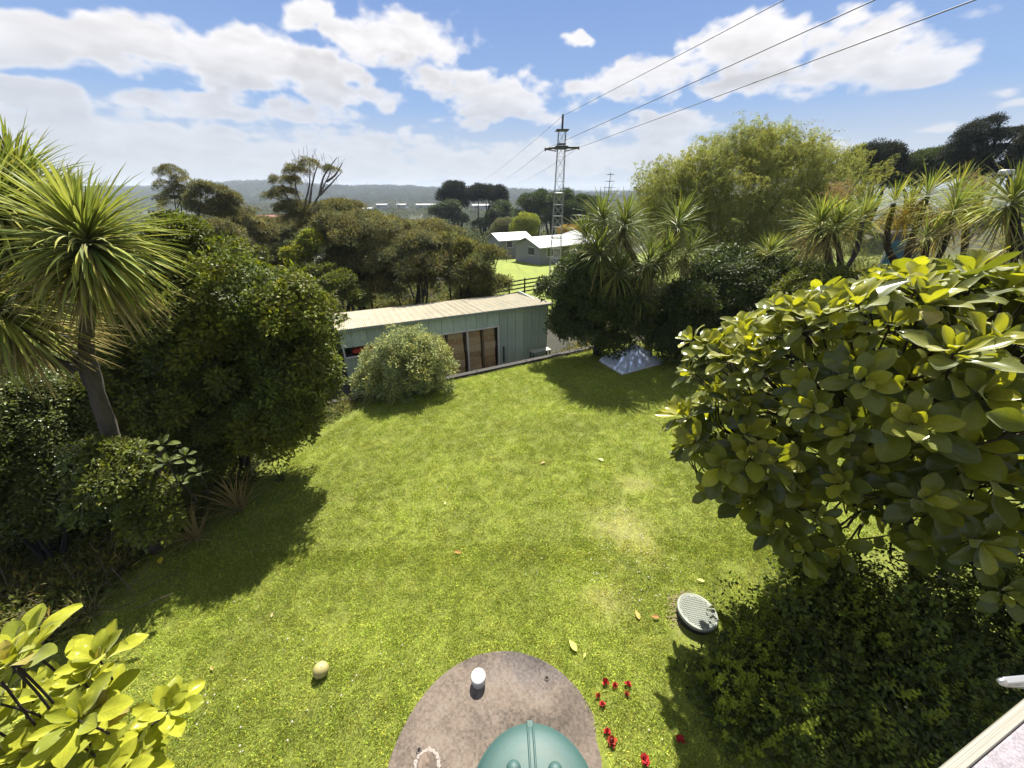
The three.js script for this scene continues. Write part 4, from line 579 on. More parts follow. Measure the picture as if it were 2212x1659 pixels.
{ // shaded sapling by the leaning trunk
  R = rng(79);
  const base = onGround(335, 1190), tips = [];
  for (const [x, y, d] of [[300, 975, 4.2], [350, 960, 4.3], [400, 985, 4.3], [330, 1010, 4.1], [280, 1030, 4.2], [390, 1040, 4.2], [430, 1020, 4.4], [310, 1060, 4.1], [360, 1000, 4.0]]) tips.push([at(x, y, d), V(rr(-0.5, 0.5), 1, rr(-0.2, 0.5)).normalize(), 7, 0.15, 1.6]);
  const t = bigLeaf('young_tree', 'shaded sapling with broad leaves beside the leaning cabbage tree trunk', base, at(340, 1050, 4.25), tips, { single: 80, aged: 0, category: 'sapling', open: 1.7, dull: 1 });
  mesh(t, 'trunk', limb([V(0, -0.1, 0), at(330, 1110, 4.2).sub(base), at(338, 1040, 4.2).sub(base), at(350, 965, 4.3).sub(base)], 0.07, 0.03, 8, 0.15, 0.5), BARK.brown);
}
{ // low shrub in the lower right, its fresh shoots in the sun
  R = rng(83);
  const ells = [E(1820, 1440, 2.3, 220, 150, 0.8), E(1670, 1500, 2.1, 120, 130, 0.6), E(1600, 1600, 1.75, 90, 110, 0.5), E(1560, 1500, 2.0, 50, 70, 0.3), E(2050, 1400, 2.2, 220, 150, 0.8), E(1780, 1260, 3.0, 80, 80, 0.5), E(1900, 1600, 1.5, 240, 120, 0.5), E(1720, 1350, 2.7, 80, 70, 0.4), E(1640, 1400, 2.45, 60, 40, 0.3), E(2200, 1320, 2.4, 130, 150, 0.6), E(1745, 1205, 3.3, 40, 45, 0.3)];
  const b = onGround(1830, 1520);
  const t = plant('small_leaf_shrub', 'wide dark small leaved shrub in the lower right under the paddle leaf bush', 'shrub', b, ells, [clump(40, 0.17, 0.062, 0.034, { mess: 0.9, up: 0.4, vary: 0.6 }), clump(40, 0.2, 0.058, 0.03, { mess: 1, up: 0.5, vary: 0.6 }), clump(34, 0.15, 0.07, 0.036, { mess: 0.8, up: 0.4, vary: 0.6 })], [FOL.small, FOL.small, FOL.small], 1650, { r: 0.03, stems: 20, lump: 0.5, freq: 2.2, inner: 0.35, bark: BARK.brown, spread: 0.9, out: 0.6 });
  // upright shoots of new leaves
  const shoot = () => { const L = new Leaves(), n = 20, len = 0.3, sx = rr(-0.08, 0.08), sz = rr(-0.08, 0.08); for (let k = 0; k < n; k++) { const s = k / n, a = k * 2.4, d = V(Math.cos(a), rr(0.3, 1.0), Math.sin(a)).normalize(), nn = V(0, 1, 0).addScaledVector(d, -d.y).normalize(); L.leaf(V(sx * s * s, len * s, sz * s * s), d, nn, 0.045 * (1.1 - 0.5 * s), 0.022, tone(0.3), { rows: 2, bend: 0.4 }); } return L.geo(); };
  const sg = [shoot(), shoot(), shoot()];
  const spots = []; for (const e of ells) for (let k = 0; k < 60; k++) { const d = onSphere(); d.y = Math.abs(d.y); d.z = Math.abs(d.z) * (R() < 0.6 ? 1 : -1); spots.push(V(d.x * e[1] * 1.05, d.y * e[2] * 1.05, d.z * e[3] * 0.95).add(e[0]).sub(b)); }
  sg.forEach((g, i) => { const m = [], c = []; spots.forEach((p, k) => { if (k % 3 !== i) return; const M = basis(V(rr(-0.4, 0.4), 1, rr(-0.3, 0.5)).normalize()), s = rr(0.7, 1.2); M.scale(V(s, s, s)); M.setPosition(p.x, p.y, p.z); m.push(M); const q = rr(0.6, 1.1); c.push(lin(q, q, q)); }); inst(t, 'new_shoots', g, FOL.fresh, m, c); });
}

// ------------------------------------------------------------------ shed
R = rng(97);
const stainTex = tex(512, 512, (u, v) => { const n = tnoise(u, v, 7, 5), s = tnoise(u, v * 0.15, 40, 3); return g3(0.62 + 0.38 * clamp(0.6 * n + 0.6 * s)); });
{
  const base = V(-6.35, -2.42, -12.8), TH = 24 * Math.PI / 180, t = thing('garden_shed', 'long low green panelled shed with a pale flat roof beyond the lawn', 'shed', base, TH);
  const L = 8.75, HT = 2.92, DP = 3.1, green = [0.72, 0.86, 0.7], pm = [0, 1, 2, 3].map((k) => std(green.map((v) => v * (0.86 + 0.09 * k)), 0.75, { map: stainTex, bumpMap: stainTex, bumpScale: 0.004 }));
  // local x along the front, -z into the shed; window 0.1..1.35, doors 3.35..5.55
  const panel = (x0, x1, y0, y1, k = (R() * 4) | 0, z = 0) => mesh(t, 'wall_panel', rbox(x1 - x0 - 0.012, y1 - y0, 0.03, 0.006, (x0 + x1) / 2, (y0 + y1) / 2, z + rr(-0.002, 0.002)), pm[k]);
  const seams = [0, 0.42, 0.95, 1.5, 2.1, 2.72, 3.3, 3.82, 4.3, 4.85, 5.3, 5.82, 6.34]; // boards over the openings
  mesh(t, 'wall_frame', merge([box(0.06, HT - 0.1, DP - 0.1, 0.05, (HT - 0.1) / 2, -DP / 2 - 0.02), box(0.06, HT - 0.1, DP - 0.1, L - 0.05, (HT - 0.1) / 2, -DP / 2 - 0.02), box(L - 0.06, HT - 0.3, 0.06, L / 2, (HT - 0.3) / 2, -DP + 0.05), box(3.2, HT - 1.05, 0.04, 1.65, (HT - 1.05) / 2 - 0.33, -0.05), box(2.36, HT - 0.1, 0.04, L - 1.21, (HT - 0.1) / 2, -0.045)]), pm[1]);
  for (let k = 0; k < seams.length - 1; k++) panel(seams[k], seams[k + 1], HT - 0.74, HT - 0.02);
  for (const x of [[0, 0.42], [0.42, 0.95], [0.95, 1.5], [1.5, 2.1], [2.1, 2.72], [2.72, 3.3]]) panel(x[0], x[1], 0, x[0] < 1.4 ? HT - 1.15 : HT - 0.745);
  for (let x = 6.34; x < L - 0.1; x += 0.39) panel(x, Math.min(x + 0.39, L), 0, HT - 0.02);
  for (let k = 0; k < 7; k++) { const z = -0.03 - k * 0.44; const m = mesh(t, 'wall_panel', rbox(0.03, HT - 0.06 - 0.04 * k, 0.43, 0.006, L + 0.005, (HT - 0.06 - 0.04 * k) / 2, z - 0.22), pm[(R() * 4) | 0]); }
  // roof: corrugated sheets falling to the back, fascia boards
  const rm = std([0.56, 0.5, 0.36], 0.7, { map: stainTex }), rib = 0.0635, fall = Math.atan2(0.3, DP + 0.25);
  const NS = 11, w = (L + 0.2) / NS; for (let s = 0; s < NS; s++) { const sh = new THREE.Shape(), n = 48; for (let i = 0; i <= n; i++) { const x = i / n * w; const y = 0.012 * Math.sin(x / rib * 6.283) + 0.02; i ? sh.lineTo(x, y) : sh.moveTo(x, y); } for (let i = n; i >= 0; i--) { const x = i / n * w; sh.lineTo(x, 0.012 * Math.sin(x / rib * 6.283) + 0.016); } const g = new THREE.ExtrudeGeometry(sh, { depth: DP + 0.3, bevelEnabled: false }).translate(-0.1 + s * w, 0, -(DP + 0.15)); const uv = g.attributes.uv; for (let i = 0; i < uv.count; i++) uv.setXY(i, g.attributes.position.getX(i) * 0.3, g.attributes.position.getZ(i) * 0.3); g.rotateX(-fall * -1 * -1).translate(0, HT + (s % 2) * 0.003, 0); const m = mesh(t, 'roof_sheet', g, rm); }
  mesh(t, 'roof_deck', box(L + 0.16, 0.04, DP + 0.2, L / 2, -0.03, -DP / 2).rotateX(-fall).translate(0, HT, 0), pm[0]);
  const fm = std([0.42, 0.5, 0.42], 0.7, { map: stainTex });
  mesh(t, 'fascia', rbox(L + 0.24, 0.09, 0.03, 0.006, L / 2, HT - 0.02, 0.14), fm); mesh(t, 'fascia', rbox(0.03, 0.13, DP + 0.3, 0.006, L + 0.12, -0.02, -DP / 2).rotateX(-fall).translate(0, HT, 0), std([0.7, 0.68, 0.56], 0.7));
  // glazed doors with what stands behind them
  const white = std([0.9, 0.86, 0.8], 0.6), glass = new THREE.MeshPhysicalMaterial({ color: lin(0.9, 0.93, 0.92), roughness: 0.04, transmission: 1, thickness: 0, ior: 1.45, side: THREE.DoubleSide });
  const d0 = 3.38, d1 = 6.28, dt = HT - 0.76;
  mesh(t, 'door_frame', merge([rbox(d1 - d0 + 0.1, 0.06, 0.08, 0.01, (d0 + d1) / 2, dt + 0.02, 0), rbox(0.07, dt, 0.08, 0.01, d1 + 0.02, dt / 2, 0.002)]), white);
  for (let k = 0; k < 4; k++) { const a = [3.38, 4.0, 4.86, 5.58][k], b = [4.0, 4.86, 5.58, 6.28][k], m = new THREE.Group(); m.name = 'glass_door'; t.add(m); const big = k === 2 ? 0.08 : 0.035; const fr = mesh(m, 'frame', merge([rbox(big, dt - 0.02, 0.05, 0.008, a + big / 2, dt / 2, k % 2 ? 0.01 : -0.03), rbox(b - a - big - 0.004, 0.05, 0.05, 0.008, (a + b + big) / 2, 0.03, k % 2 ? 0.01 : -0.03)]), k === 2 ? white : std([0.2, 0.17, 0.13], 0.7)); mesh(m, 'pane', new THREE.PlaneGeometry(b - a - big, dt - 0.08).translate((a + b + big) / 2, dt / 2, k % 2 ? 0.008 : -0.03), glass); }
  mesh(t, 'window_frame', merge([rbox(1.36, 0.05, 0.07, 0.01, 0.76, HT - 1.13, 0.02), rbox(0.05, 0.38, 0.07, 0.01, 0.06, HT - 0.94, 0.021), rbox(0.05, 0.38, 0.07, 0.01, 1.46, HT - 0.94, 0.021)]), white);
  mesh(t, 'window_pane', new THREE.PlaneGeometry(1.34, 0.36).translate(0.76, HT - 0.94, -0.01), glass);
  mesh(t, 'shed_floor', box(L - 0.2, 0.06, DP - 0.2, L / 2, 0.03, -DP / 2), std([0.25, 0.22, 0.19], 0.9));
  mesh(t, 'downpipe', rbox(0.07, 0.75, 0.06, 0.015, 6.52, 0.85, 0.06), std([0.06, 0.055, 0.05], 0.7));
  const loc = (x, y, z) => V(x, y, z).applyAxisAngle(UP, TH).add(base);
  // boxes stacked in the doorway
  const bm = [[1.1, 0.72, 0.36], [0.95, 0.58, 0.26], [1.2, 0.86, 0.5], [0.75, 0.44, 0.2]].map((c) => std(c, 0.85, { map: stainTex })), look = ['wide', 'tall', 'square', 'narrow', 'dented'], tint = ['tan', 'brown', 'pale', 'dark brown'];
  let x = 3.45, n = 0; const pos = ['far left', 'left', 'middle', 'right', 'far right'];
  const put = (x, y, w, h, k, where) => { const o = thing('cardboard_box', `${tint[k]} box ${where} in the shed`, 'box', loc(x, y, -0.34 - 0.1 * R()), TH + rr(-0.05, 0.05), 'boxes stacked behind the glass doors'); mesh(o, 'carton', rbox(w, h, 0.4, 0.01, 0, h / 2, 0), bm[k]); mesh(o, 'flap', box(w * 0.98, 0.006, 0.19, 0, h + 0.004, 0.1), bm[(k + 2) % 4]); mesh(o, 'tape', box(0.05, h * 0.5, 0.003, 0, h * 0.74, 0.203), bm[2]); n++; };
  [[3.7, 0.55, [0.36, 0.3, 0.4, 0.32, 0.3, 0.28], [1, 3, 0, 1, 2, 0], 'in the leftmost stack'], [4.42, 0.72, [0.4, 0.34, 0.3, 0.38, 0.26, 0.3], [0, 2, 1, 0, 1, 2], 'in the stack left of the post'], [5.22, 0.64, [0.34, 0.38, 0.3, 0.3, 0.36, 0.3], [2, 0, 1, 2, 0, 1], 'in the stack right of the post'], [5.92, 0.6, [0.38, 0.3, 0.36, 0.32, 0.28, 0.3], [3, 1, 0, 2, 1, 0], 'in the rightmost stack']].forEach(([cx, w, hs, ks, where]) => { let y = 0.07; hs.forEach((h, i) => { put(cx + rr(-0.02, 0.02), y, w * rr(0.9, 1), h, ks[i], ['lowest', 'second from below', 'third from below', 'third from top', 'second from top', 'topmost'][i] + ' ' + where); y += h + 0.012; }); });
  // red cloth on the sill of the left window
  const cloth = []; for (let k = 0; k < 5; k++) { const g = new THREE.SphereGeometry(0.16, 14, 10); const p = g.attributes.position; for (let i = 0; i < p.count; i++) { const q = V(p.getX(i), p.getY(i), p.getZ(i)), m = 1 + 0.5 * (noise2(q.x * 14 + k * 5, q.y * 14 + q.z * 10) - 0.5); p.setXYZ(i, q.x * m * 1.25, q.y * m * 0.75, q.z * m * 0.7); } g.translate(0.5 + k * 0.2, 0.1 + 0.05 * Math.sin(k * 2), 0); g.computeVertexNormals(); cloth.push(g); }
  const cl = thing('red_cloth', 'heap of red cloth behind the left window of the shed', 'cloth', loc(0, HT - 1.12, -0.28), TH); mesh(cl, 'folds', merge(cloth), std([1.1, 0.13, 0.09], 0.9)); mesh(cl, 'shelf', box(1.3, 0.03, 0.4, 0.76, -0.05, 0), std([0.2, 0.14, 0.09], 0.9));
  // bench against the right end of the front
  const be = thing('bench', 'low bench with a pale top against the right end of the shed', 'bench', loc(8.15, 0.02, 0.5), TH); mesh(be, 'seat', rbox(0.95, 0.05, 0.36, 0.012, 0, 0.92, 0), std([0.5, 0.52, 0.42], 0.7)); for (const [a, b] of [[-0.42, 0.14], [0.42, 0.14], [-0.42, -0.14], [0.42, -0.14]]) mesh(be, 'leg', box(0.05, 0.9, 0.05, a, 0.45, b), std([0.08, 0.07, 0.06], 0.8));
}
// ------------------------------------------------------------------ retaining wall of sleepers along the far lawn edge
{
  const a = V(WL[0] - wu[0] * 1.6, 0, WL[1] - wu[1] * 1.6), t = thing('retaining_wall', 'low dark timber retaining wall along the far edge of the lawn', 'wall', V(a.x, H(a.x - wn[0] * 0.3, a.z - wn[1] * 0.3), a.z)), wm = [std([0.055, 0.045, 0.036], 0.9, { map: barkTex }), std([0.075, 0.06, 0.047], 0.9, { map: barkTex })], capm = std([0.06, 0.052, 0.042], 0.85, { map: barkTex, bumpMap: barkTex, bumpScale: 0.004 });
  const n = 6, LEN = 12.6, ang = Math.atan2(-wu[1], wu[0]);
  for (let k = 0; k < n; k++) { const s0 = LEN * k / n, s1 = LEN * (k + 1) / n, mid = (s0 + s1) / 2, x = a.x + wu[0] * mid, z = a.z + wu[1] * mid, y0 = H(a.x + wu[0] * s0 - wn[0] * 0.2, a.z + wu[1] * s0 - wn[1] * 0.2), y1 = H(a.x + wu[0] * s1 - wn[0] * 0.2, a.z + wu[1] * s1 - wn[1] * 0.2), tilt = Math.atan2(y1 - y0, s1 - s0), w = s1 - s0;
    for (let r = 0; r < 6; r++) { const g = rbox(w - 0.02, r ? 0.19 : 0.06, r ? 0.1 : 0.22, 0.012).rotateZ(tilt).translate(0, (y0 + y1) / 2 - t.position.y + (r ? 0.02 - r * 0.2 : 0.07), 0).rotateY(ang).translate(x - a.x, 0, z - a.z); mesh(t, r ? 'sleeper' : 'cap_board', g, r ? wm[(k + r) % 2] : capm); }
    mesh(t, 'post', box(0.1, 1.4, 0.1, 0, -0.62, -0.12).rotateY(ang).translate(a.x + wu[0] * s1 - a.x, y1 - t.position.y, a.z + wu[1] * s1 - a.z), wm[0]); }
}
// ------------------------------------------------------------------ paddock fence
{
  const P = (px, d) => { const r = at(px, 600, d); return V(r.x, H(r.x, r.z), r.z); }, A = P(985, 26), B = P(1195, 31.5), t = thing('post_and_rail_fence', 'dark post and rail fence across the bright green hillside', 'fence', A), fm = std([0.035, 0.028, 0.022], 0.9), n = 6; let prev = null;
  for (let k = 0; k <= n; k++) { const x = lerp(A.x, B.x, k / n), z = lerp(A.z, B.z, k / n), y = H(x, z), p = V(x, y, z).sub(A); mesh(t, 'post', rbox(0.12, 1.32, 0.12, 0.012, p.x, p.y + 0.6, p.z), fm); if (prev) for (let r = 0; r < 4; r++) { const h = V(0, 0.25 + 0.3 * r, 0.08), g = box(p.distanceTo(prev) - 0.01, 0.1, 0.04), d = p.clone().sub(prev); g.rotateZ(Math.atan2(d.y, Math.hypot(d.x, d.z))).rotateY(Math.atan2(-d.z, d.x)); const m = p.clone().add(prev).multiplyScalar(0.5).add(h); mesh(t, 'rail', g.translate(m.x, m.y, m.z), fm); } prev = p; }
}
// ------------------------------------------------------------------ houses
const roofGrey = std([0.34, 0.35, 0.38], 0.5), wallGrey = std([0.3, 0.3, 0.31], 0.85), darkGlass = new THREE.MeshPhysicalMaterial({ color: lin(0.03, 0.035, 0.04), roughness: 0.1 }), trim = std([0.7, 0.7, 0.68], 0.6);
function prismRoof(L, W, rise, over = 0.4) { const sh = new THREE.Shape(); sh.moveTo(-W / 2 - over, -0.12); sh.lineTo(0, rise); sh.lineTo(W / 2 + over, -0.12); sh.lineTo(W / 2 + over, -0.02); sh.lineTo(0, rise + 0.12); sh.lineTo(-W / 2 - over, -0.02); sh.closePath(); return new THREE.ExtrudeGeometry(sh, { depth: L + over * 2, bevelEnabled: false }).rotateY(Math.PI / 2).translate(-over, 0, 0); }
function house(name, label, pos, turn, L, W, Hw, rise, mats, o = {}) {
  const t = thing(name, label, 'house', pos, turn);
  const sh = new THREE.Shape(); sh.moveTo(-W / 2, -1); sh.lineTo(W / 2, -1); sh.lineTo(W / 2, Hw); if (!o.hip) sh.lineTo(0, Hw + rise - 0.1); sh.lineTo(-W / 2, Hw); sh.closePath();
  mesh(t, 'wall', new THREE.ExtrudeGeometry(sh, { depth: L, bevelEnabled: false }).rotateY(Math.PI / 2), mats[0]);
  if (o.hip) { const g = new THREE.ConeGeometry(0.7071 * (1 + 0.0), rise, 4, 1).rotateY(Math.PI / 4).scale(L + 1, 1, W + 1).translate(L / 2, Hw + rise / 2, 0); mesh(t, 'roof', g.toNonIndexed(), mats[1]).geometry.computeVertexNormals(); } else mesh(t, 'roof', prismRoof(L, W, rise).translate(0, Hw, 0), mats[1]);
  mesh(t, 'gutter', rbox(L + 0.8, 0.12, 0.1, 0.02, L / 2, Hw - 0.03, W / 2 + 0.5), trim);
  for (const [x, y, w, h, nm] of o.front || []) { const f = mesh(t, nm || 'window', box(w, h, 0.06, x, y, W / 2 + 0.03), darkGlass); mesh(f, 'frame', merge([box(w + 0.16, 0.08, 0.1, x, y + h / 2 + 0.04, W / 2 + 0.03), box(w + 0.16, 0.08, 0.1, x, y - h / 2 - 0.04, W / 2 + 0.03), box(0.08, h, 0.1, x - w / 2 - 0.04, y, W / 2 + 0.03), box(0.08, h, 0.1, x + w / 2 + 0.04, y, W / 2 + 0.03)]), trim); }
  for (const [z, y, w, h] of o.end || []) { const f = mesh(t, 'window', box(0.06, h, w, -0.03, y, z), darkGlass); mesh(f, 'frame', merge([box(0.1, 0.08, w + 0.16, -0.03, y + h / 2 + 0.04, z), box(0.1, 0.08, w + 0.16, -0.03, y - h / 2 - 0.04, z)]), trim); }
  return t;
}
{
  const a = at(1122, 570, 47.5), y = H(a.x, a.z);
  const h = house('bungalow', 'long grey weatherboard house with a pale iron gable roof on the hillside', V(a.x + 1.1, y, a.z - 3.2), 0.62, 10.5, 5.2, 2.0, 0.85, [wallGrey, roofGrey], { front: [[1.6, 1.3, 1.0, 1.0], [4.2, 1.05, 1.6, 1.8, 'glass_door'], [7.4, 1.3, 1.8, 1.0], [9.4, 1.3, 1.4, 1.0]], end: [[0.8, 1.35, 1.1, 0.9]] });
  mesh(h, 'roof_vent', rbox(0.5, 0.6, 0.5, 0.03, 9.4, 2.6, 1.0), darkGlass); mesh(h, 'roof_vent', rbox(0.5, 0.25, 0.4, 0.03, 9.0, 2.25, 2.0), darkGlass);
  const b = at(1213, 545, 60); house('hip_house', 'small grey house with a pointed hip roof right of the pylon', V(b.x, H(b.x, b.z), b.z - 2), 0.35, 4.6, 5, 2.3, 1.5, [std([0.2, 0.19, 0.18], 0.85), roofGrey], { hip: true, front: [[1.2, 1.2, 0.9, 0.8], [3.2, 1.2, 0.9, 0.8]] });
  const c = at(1082, 530, 58); house('outbuilding', 'white roofed outbuilding half hidden left of the long grey house', V(c.x - 1, H(c.x, c.z) + 0.8, c.z), 0.5, 5, 4, 1.9, 0.7, [wallGrey, std([0.4, 0.4, 0.4], 0.5)], { front: [[1.5, 1.3, 1, 0.8]] });
  const reds = std([0.4, 0.12, 0.08], 0.7), cream = std([0.6, 0.56, 0.48], 0.8);
  for (const [px, py, d, L, W, hw, mats, nm, lb] of [[585, 470, 150, 14, 8, 2.8, [cream, reds], 'cottage', 'far house with a red tiled roof among the trees on the left'], [548, 514, 85, 8, 6, 2.2, [cream, std([0.8, 0.8, 0.78], 0.5)], 'cottage', 'white roofed far cottage among the trees left of the tall bare tree'], [500, 452, 260, 18, 10, 3, [cream, roofGrey], 'cottage', 'grey roofed far house below the hills at the left']]) { const p = at(px, py, d); house(nm, lb, V(p.x - L / 2, Math.max(p.y - hw - 0.9, H(p.x, p.z) - 0.5), p.z), 0.15, L, W, hw, 1.6, mats, { front: [[L * 0.3, hw / 2, 1.4, 1.2], [L * 0.7, hw / 2, 1.4, 1.2]] }); }
  const whs = std([0.28, 0.28, 0.28], 0.6); const whr = ['long white warehouse at the left end of the row below the hills', 'white warehouse second from the left in the valley row', 'long white warehouse left of the flat topped pines', 'white warehouse seen between the two flat topped pines', 'low white building nearest the foot of the hills, left of the pines'];
  [[826, 441, 620, 16], [868, 441, 640, 14], [922, 441, 600, 30], [1040, 442, 590, 26], [795, 449, 520, 12]].forEach(([px, py, d, L], k) => { const p = at(px, py, d); house('warehouse', whr[k], V(p.x - L / 2, Math.max(H(p.x, p.z), p.y - 5), p.z), 0.05, L, 16, 4.2, 1.4, [wallGrey, whs], { front: [[L * 0.25, 2, 5, 3, 'roller_door'], [L * 0.7, 2.8, 8, 1.2]] }).userData.group = 'white warehouses in the valley'; });
}
// ------------------------------------------------------------------ pylon and wires
{
  const D = 38, f0 = at(1194, 590, D), base = V(f0.x, H(f0.x, f0.z), f0.z), top = at(1221, 250, D), hgt = top.y - base.y, cx = top.x, t = thing('power_pylon', 'slim lattice power pylon with a short cross arm standing in the paddock', 'pylon', base);
  const pale = std([0.38, 0.38, 0.39], 0.6, { metalness: 0.2 }), dark = std([0.06, 0.06, 0.065], 0.6), ox = cx - base.x, yB = at(1216, 283, D).y - base.y, yA = at(1213, 319, D).y - base.y, hw = (y) => lerp(0.52, 0.3, y / yB), ax = (y) => ox * 0 + ox * (y / hgt) * 0.0 + ox * 0.5;
  for (const [sx, sz] of [[-1, -1], [1, -1], [1, 1], [-1, 1]]) mesh(t, 'leg', bar(V(ax(0) + sx * hw(0), -0.2, sz * hw(0)), V(ax(yB) + sx * hw(yB), yB, sz * hw(yB)), 0.025, 5), pale);
  const n = 13; for (let k = 0; k < n; k++) { const y0 = yB * k / n, y1 = yB * (k + 1) / n, g = []; for (let q = 0; q < 4; q++) { const c = [[-1, -1], [1, -1], [1, 1], [-1, 1]], a = c[q], b = c[(q + 1) % 4], P = (s, y) => V(ax(y) + s[0] * hw(y), y, s[1] * hw(y)); g.push(bar(P(a, y0), P(b, y1), 0.010, 4), bar(P(b, y0), P(a, y1), 0.010, 4), bar(P(a, y1), P(b, y1), k % 4 === 3 ? 0.06 : 0.010, 4)); } mesh(t, 'brace', merge(g), pale); }
  mesh(t, 'top_plate', rbox(1.05, 0.1, 1.05, 0.02, ax(yB), yB + 0.05, 0), dark); mesh(t, 'mast', rbox(0.16, hgt - yB - 0.1, 0.16, 0.03, ax(yB), (hgt + yB) / 2 + 0.05, 0), dark);
  const l = at(1178, 322, D).sub(base), r = at(1250, 319, D).sub(base);
  mesh(t, 'cross_arm', merge([bar(V(ax(yA) - 0.4, yA, 0.1), V(l.x, l.y, 0.1), 0.1, 6), bar(V(ax(yA) - 0.4, yA - 0.25, -0.1), V(l.x, l.y, -0.1), 0.05, 6)]), dark); mesh(t, 'cross_arm', merge([bar(V(ax(yA) + 0.4, yA, 0.1), V(r.x, r.y, 0.1), 0.1, 6), bar(V(ax(yA) + 0.4, yA - 0.25, -0.1), V(r.x, r.y, -0.1), 0.05, 6)]), dark);
  mesh(t, 'collar', rbox(1.1, 0.22, 1.1, 0.03, ax(yA), yA, 0), dark);
  const wire = std([0.06, 0.06, 0.07], 0.6), from = [V(base.x + ax(yB), base.y + hgt, base.z), l.clone().add(base), r.clone().add(base)], ex = [at(1675, 0, 15.6), at(1860, 0, 10.8), at(2065, 0, 9.4)], far = [at(1030, 391, 230), at(1066, 392, 230), at(1106, 394, 230)], lb = ['highest power line running from the mast of the pylon to the top of the view', 'middle power line running from the left cross arm of the pylon', 'lowest power line running from the right cross arm of the pylon'];
  for (let k = 0; k < 3; k++) { const o = thing('power_line', lb[k], 'cable', from[k], 0, 'power lines on the pylon'), a = from[k], e = ex[k], dir = e.clone().sub(a), end = a.clone().addScaledVector(dir, 2.6), mk = (p, q, sag) => { const pts = []; for (let i = 0; i <= 24; i++) { const s = i / 24, v = p.clone().lerp(q, s); v.y -= sag * 4 * s * (1 - s); pts.push(v.sub(a)); } return new THREE.TubeGeometry(new THREE.CatmullRomCurve3(pts), 72, 0.013, 5); }; mesh(o, 'span', mk(a, end, 0.12), wire); mesh(o, 'span', mk(a, far[k], 1.2), std([0.05, 0.05, 0.055], 0.6)); mesh(o, 'insulator', new THREE.CylinderGeometry(0.07, 0.07, 0.25, 8).translate(0, -0.02, 0), wire); }
}
// white lamp on its post at the right skyline and a blue green cover seen between the trunks
{
  const p = at(2174, 372, 22), b = V(p.x, H(p.x, p.z), p.z), t = thing('street_lamp', 'white lamp head on a dark post at the right skyline', 'lamp post', b); mesh(t, 'post', bar(V(0, -0.3, 0), V(0, p.y - b.y - 0.1, 0), 0.06, 8), std([0.05, 0.05, 0.05], 0.6)); mesh(t, 'lamp_head', rbox(0.52, 0.24, 0.4, 0.08, 0, p.y - b.y, 0), std([0.8, 0.8, 0.78], 0.5));
  const q = at(1950, 545, 17), qb = V(q.x, H(q.x, q.z), q.z), c = thing('pool_cover', 'blue green tarpaulin over a frame glimpsed between the cabbage tree trunks', 'tarpaulin', qb); const hh = Math.max(0.8, q.y - qb.y); const g = new THREE.PlaneGeometry(1.5, 0.95, 24, 16), pp = g.attributes.position; for (let i = 0; i < pp.count; i++) pp.setZ(i, 0.12 * fbm(pp.getX(i) * 3 + 5, pp.getY(i) * 3, 3)); g.computeVertexNormals(); g.translate(0, hh, 0); mesh(c, 'sheet', g, std([0.03, 0.16, 0.19], 0.6)); for (const s of [-0.72, 0.72]) mesh(c, 'pole', bar(V(s, -0.3, -0.05), V(s, hh + 0.45, -0.05), 0.03, 6), trim);
}
// ------------------------------------------------------------------ silver cover pulled over something on the lawn
{
  const A = onGround(1293, 782), Fq = onGround(1343, 812), B = onGround(1434, 787), K = A.clone().add(B).sub(Fq), c = A.clone().add(B).multiplyScalar(0.5), t = thing('silver_tarpaulin', 'crumpled silver tarpaulin peaked like a low tent on the shaded lawn', 'tarpaulin', V(c.x, H(c.x, c.z), c.z));
  const N = 56, p = [], uv = [], idx = []; for (let j = 0; j <= N; j++) for (let i = 0; i <= N; i++) { const s = i / N, q = j / N, x = lerp(lerp(A.x, Fq.x, s), lerp(K.x, B.x, s), q), z = lerp(lerp(A.z, Fq.z, s), lerp(K.z, B.z, s), q); const r = Math.max(Math.abs(s - 0.5), Math.abs(q - 0.5)) * 2, th = Math.atan2(q - 0.5, s - 0.5), tent = Math.pow(1 - r, 1.0) * 0.66, fold = 0.1 * Math.sin(th * 15 + 3 * noise2(th * 2 + 9, r * 3)) * (1 - r) * Math.min(1, r * 3), cr = 0.06 * (fbm(s * 10, q * 10, 4) - 0.5) * 2 + 0.045 * Math.abs(Math.sin(s * 23 + 5 * fbm(s * 4, q * 4, 2))); p.push(x - t.position.x, H(x, z) - t.position.y + 0.09 + tent + fold + cr - (r > 0.97 ? 0.05 : 0), z - t.position.z); uv.push(s, q); }
  for (let j = 0; j < N; j++) for (let i = 0; i < N; i++) { const a = j * (N + 1) + i; idx.push(a, a + 1, a + N + 1, a + 1, a + N + 2, a + N + 1); }
  const g = new THREE.BufferGeometry(); g.setAttribute('position', new THREE.Float32BufferAttribute(p, 3)); g.setAttribute('uv', new THREE.Float32BufferAttribute(uv, 2)); g.setIndex(idx); g.computeVertexNormals(); mesh(t, 'sheet', g, std([1.15, 1.25, 1.4], 0.28, { metalness: 0.6 }));
  const ed = [[A, Fq], [Fq, B]].map(([a, b]) => bar(a.clone().sub(t.position).add(V(0, 0.05, 0)), b.clone().sub(t.position).add(V(0, 0.05, 0)), 0.025, 6)); mesh(t, 'edge_pole', ed[0], trim); mesh(t, 'edge_pole', ed[1], trim);
}

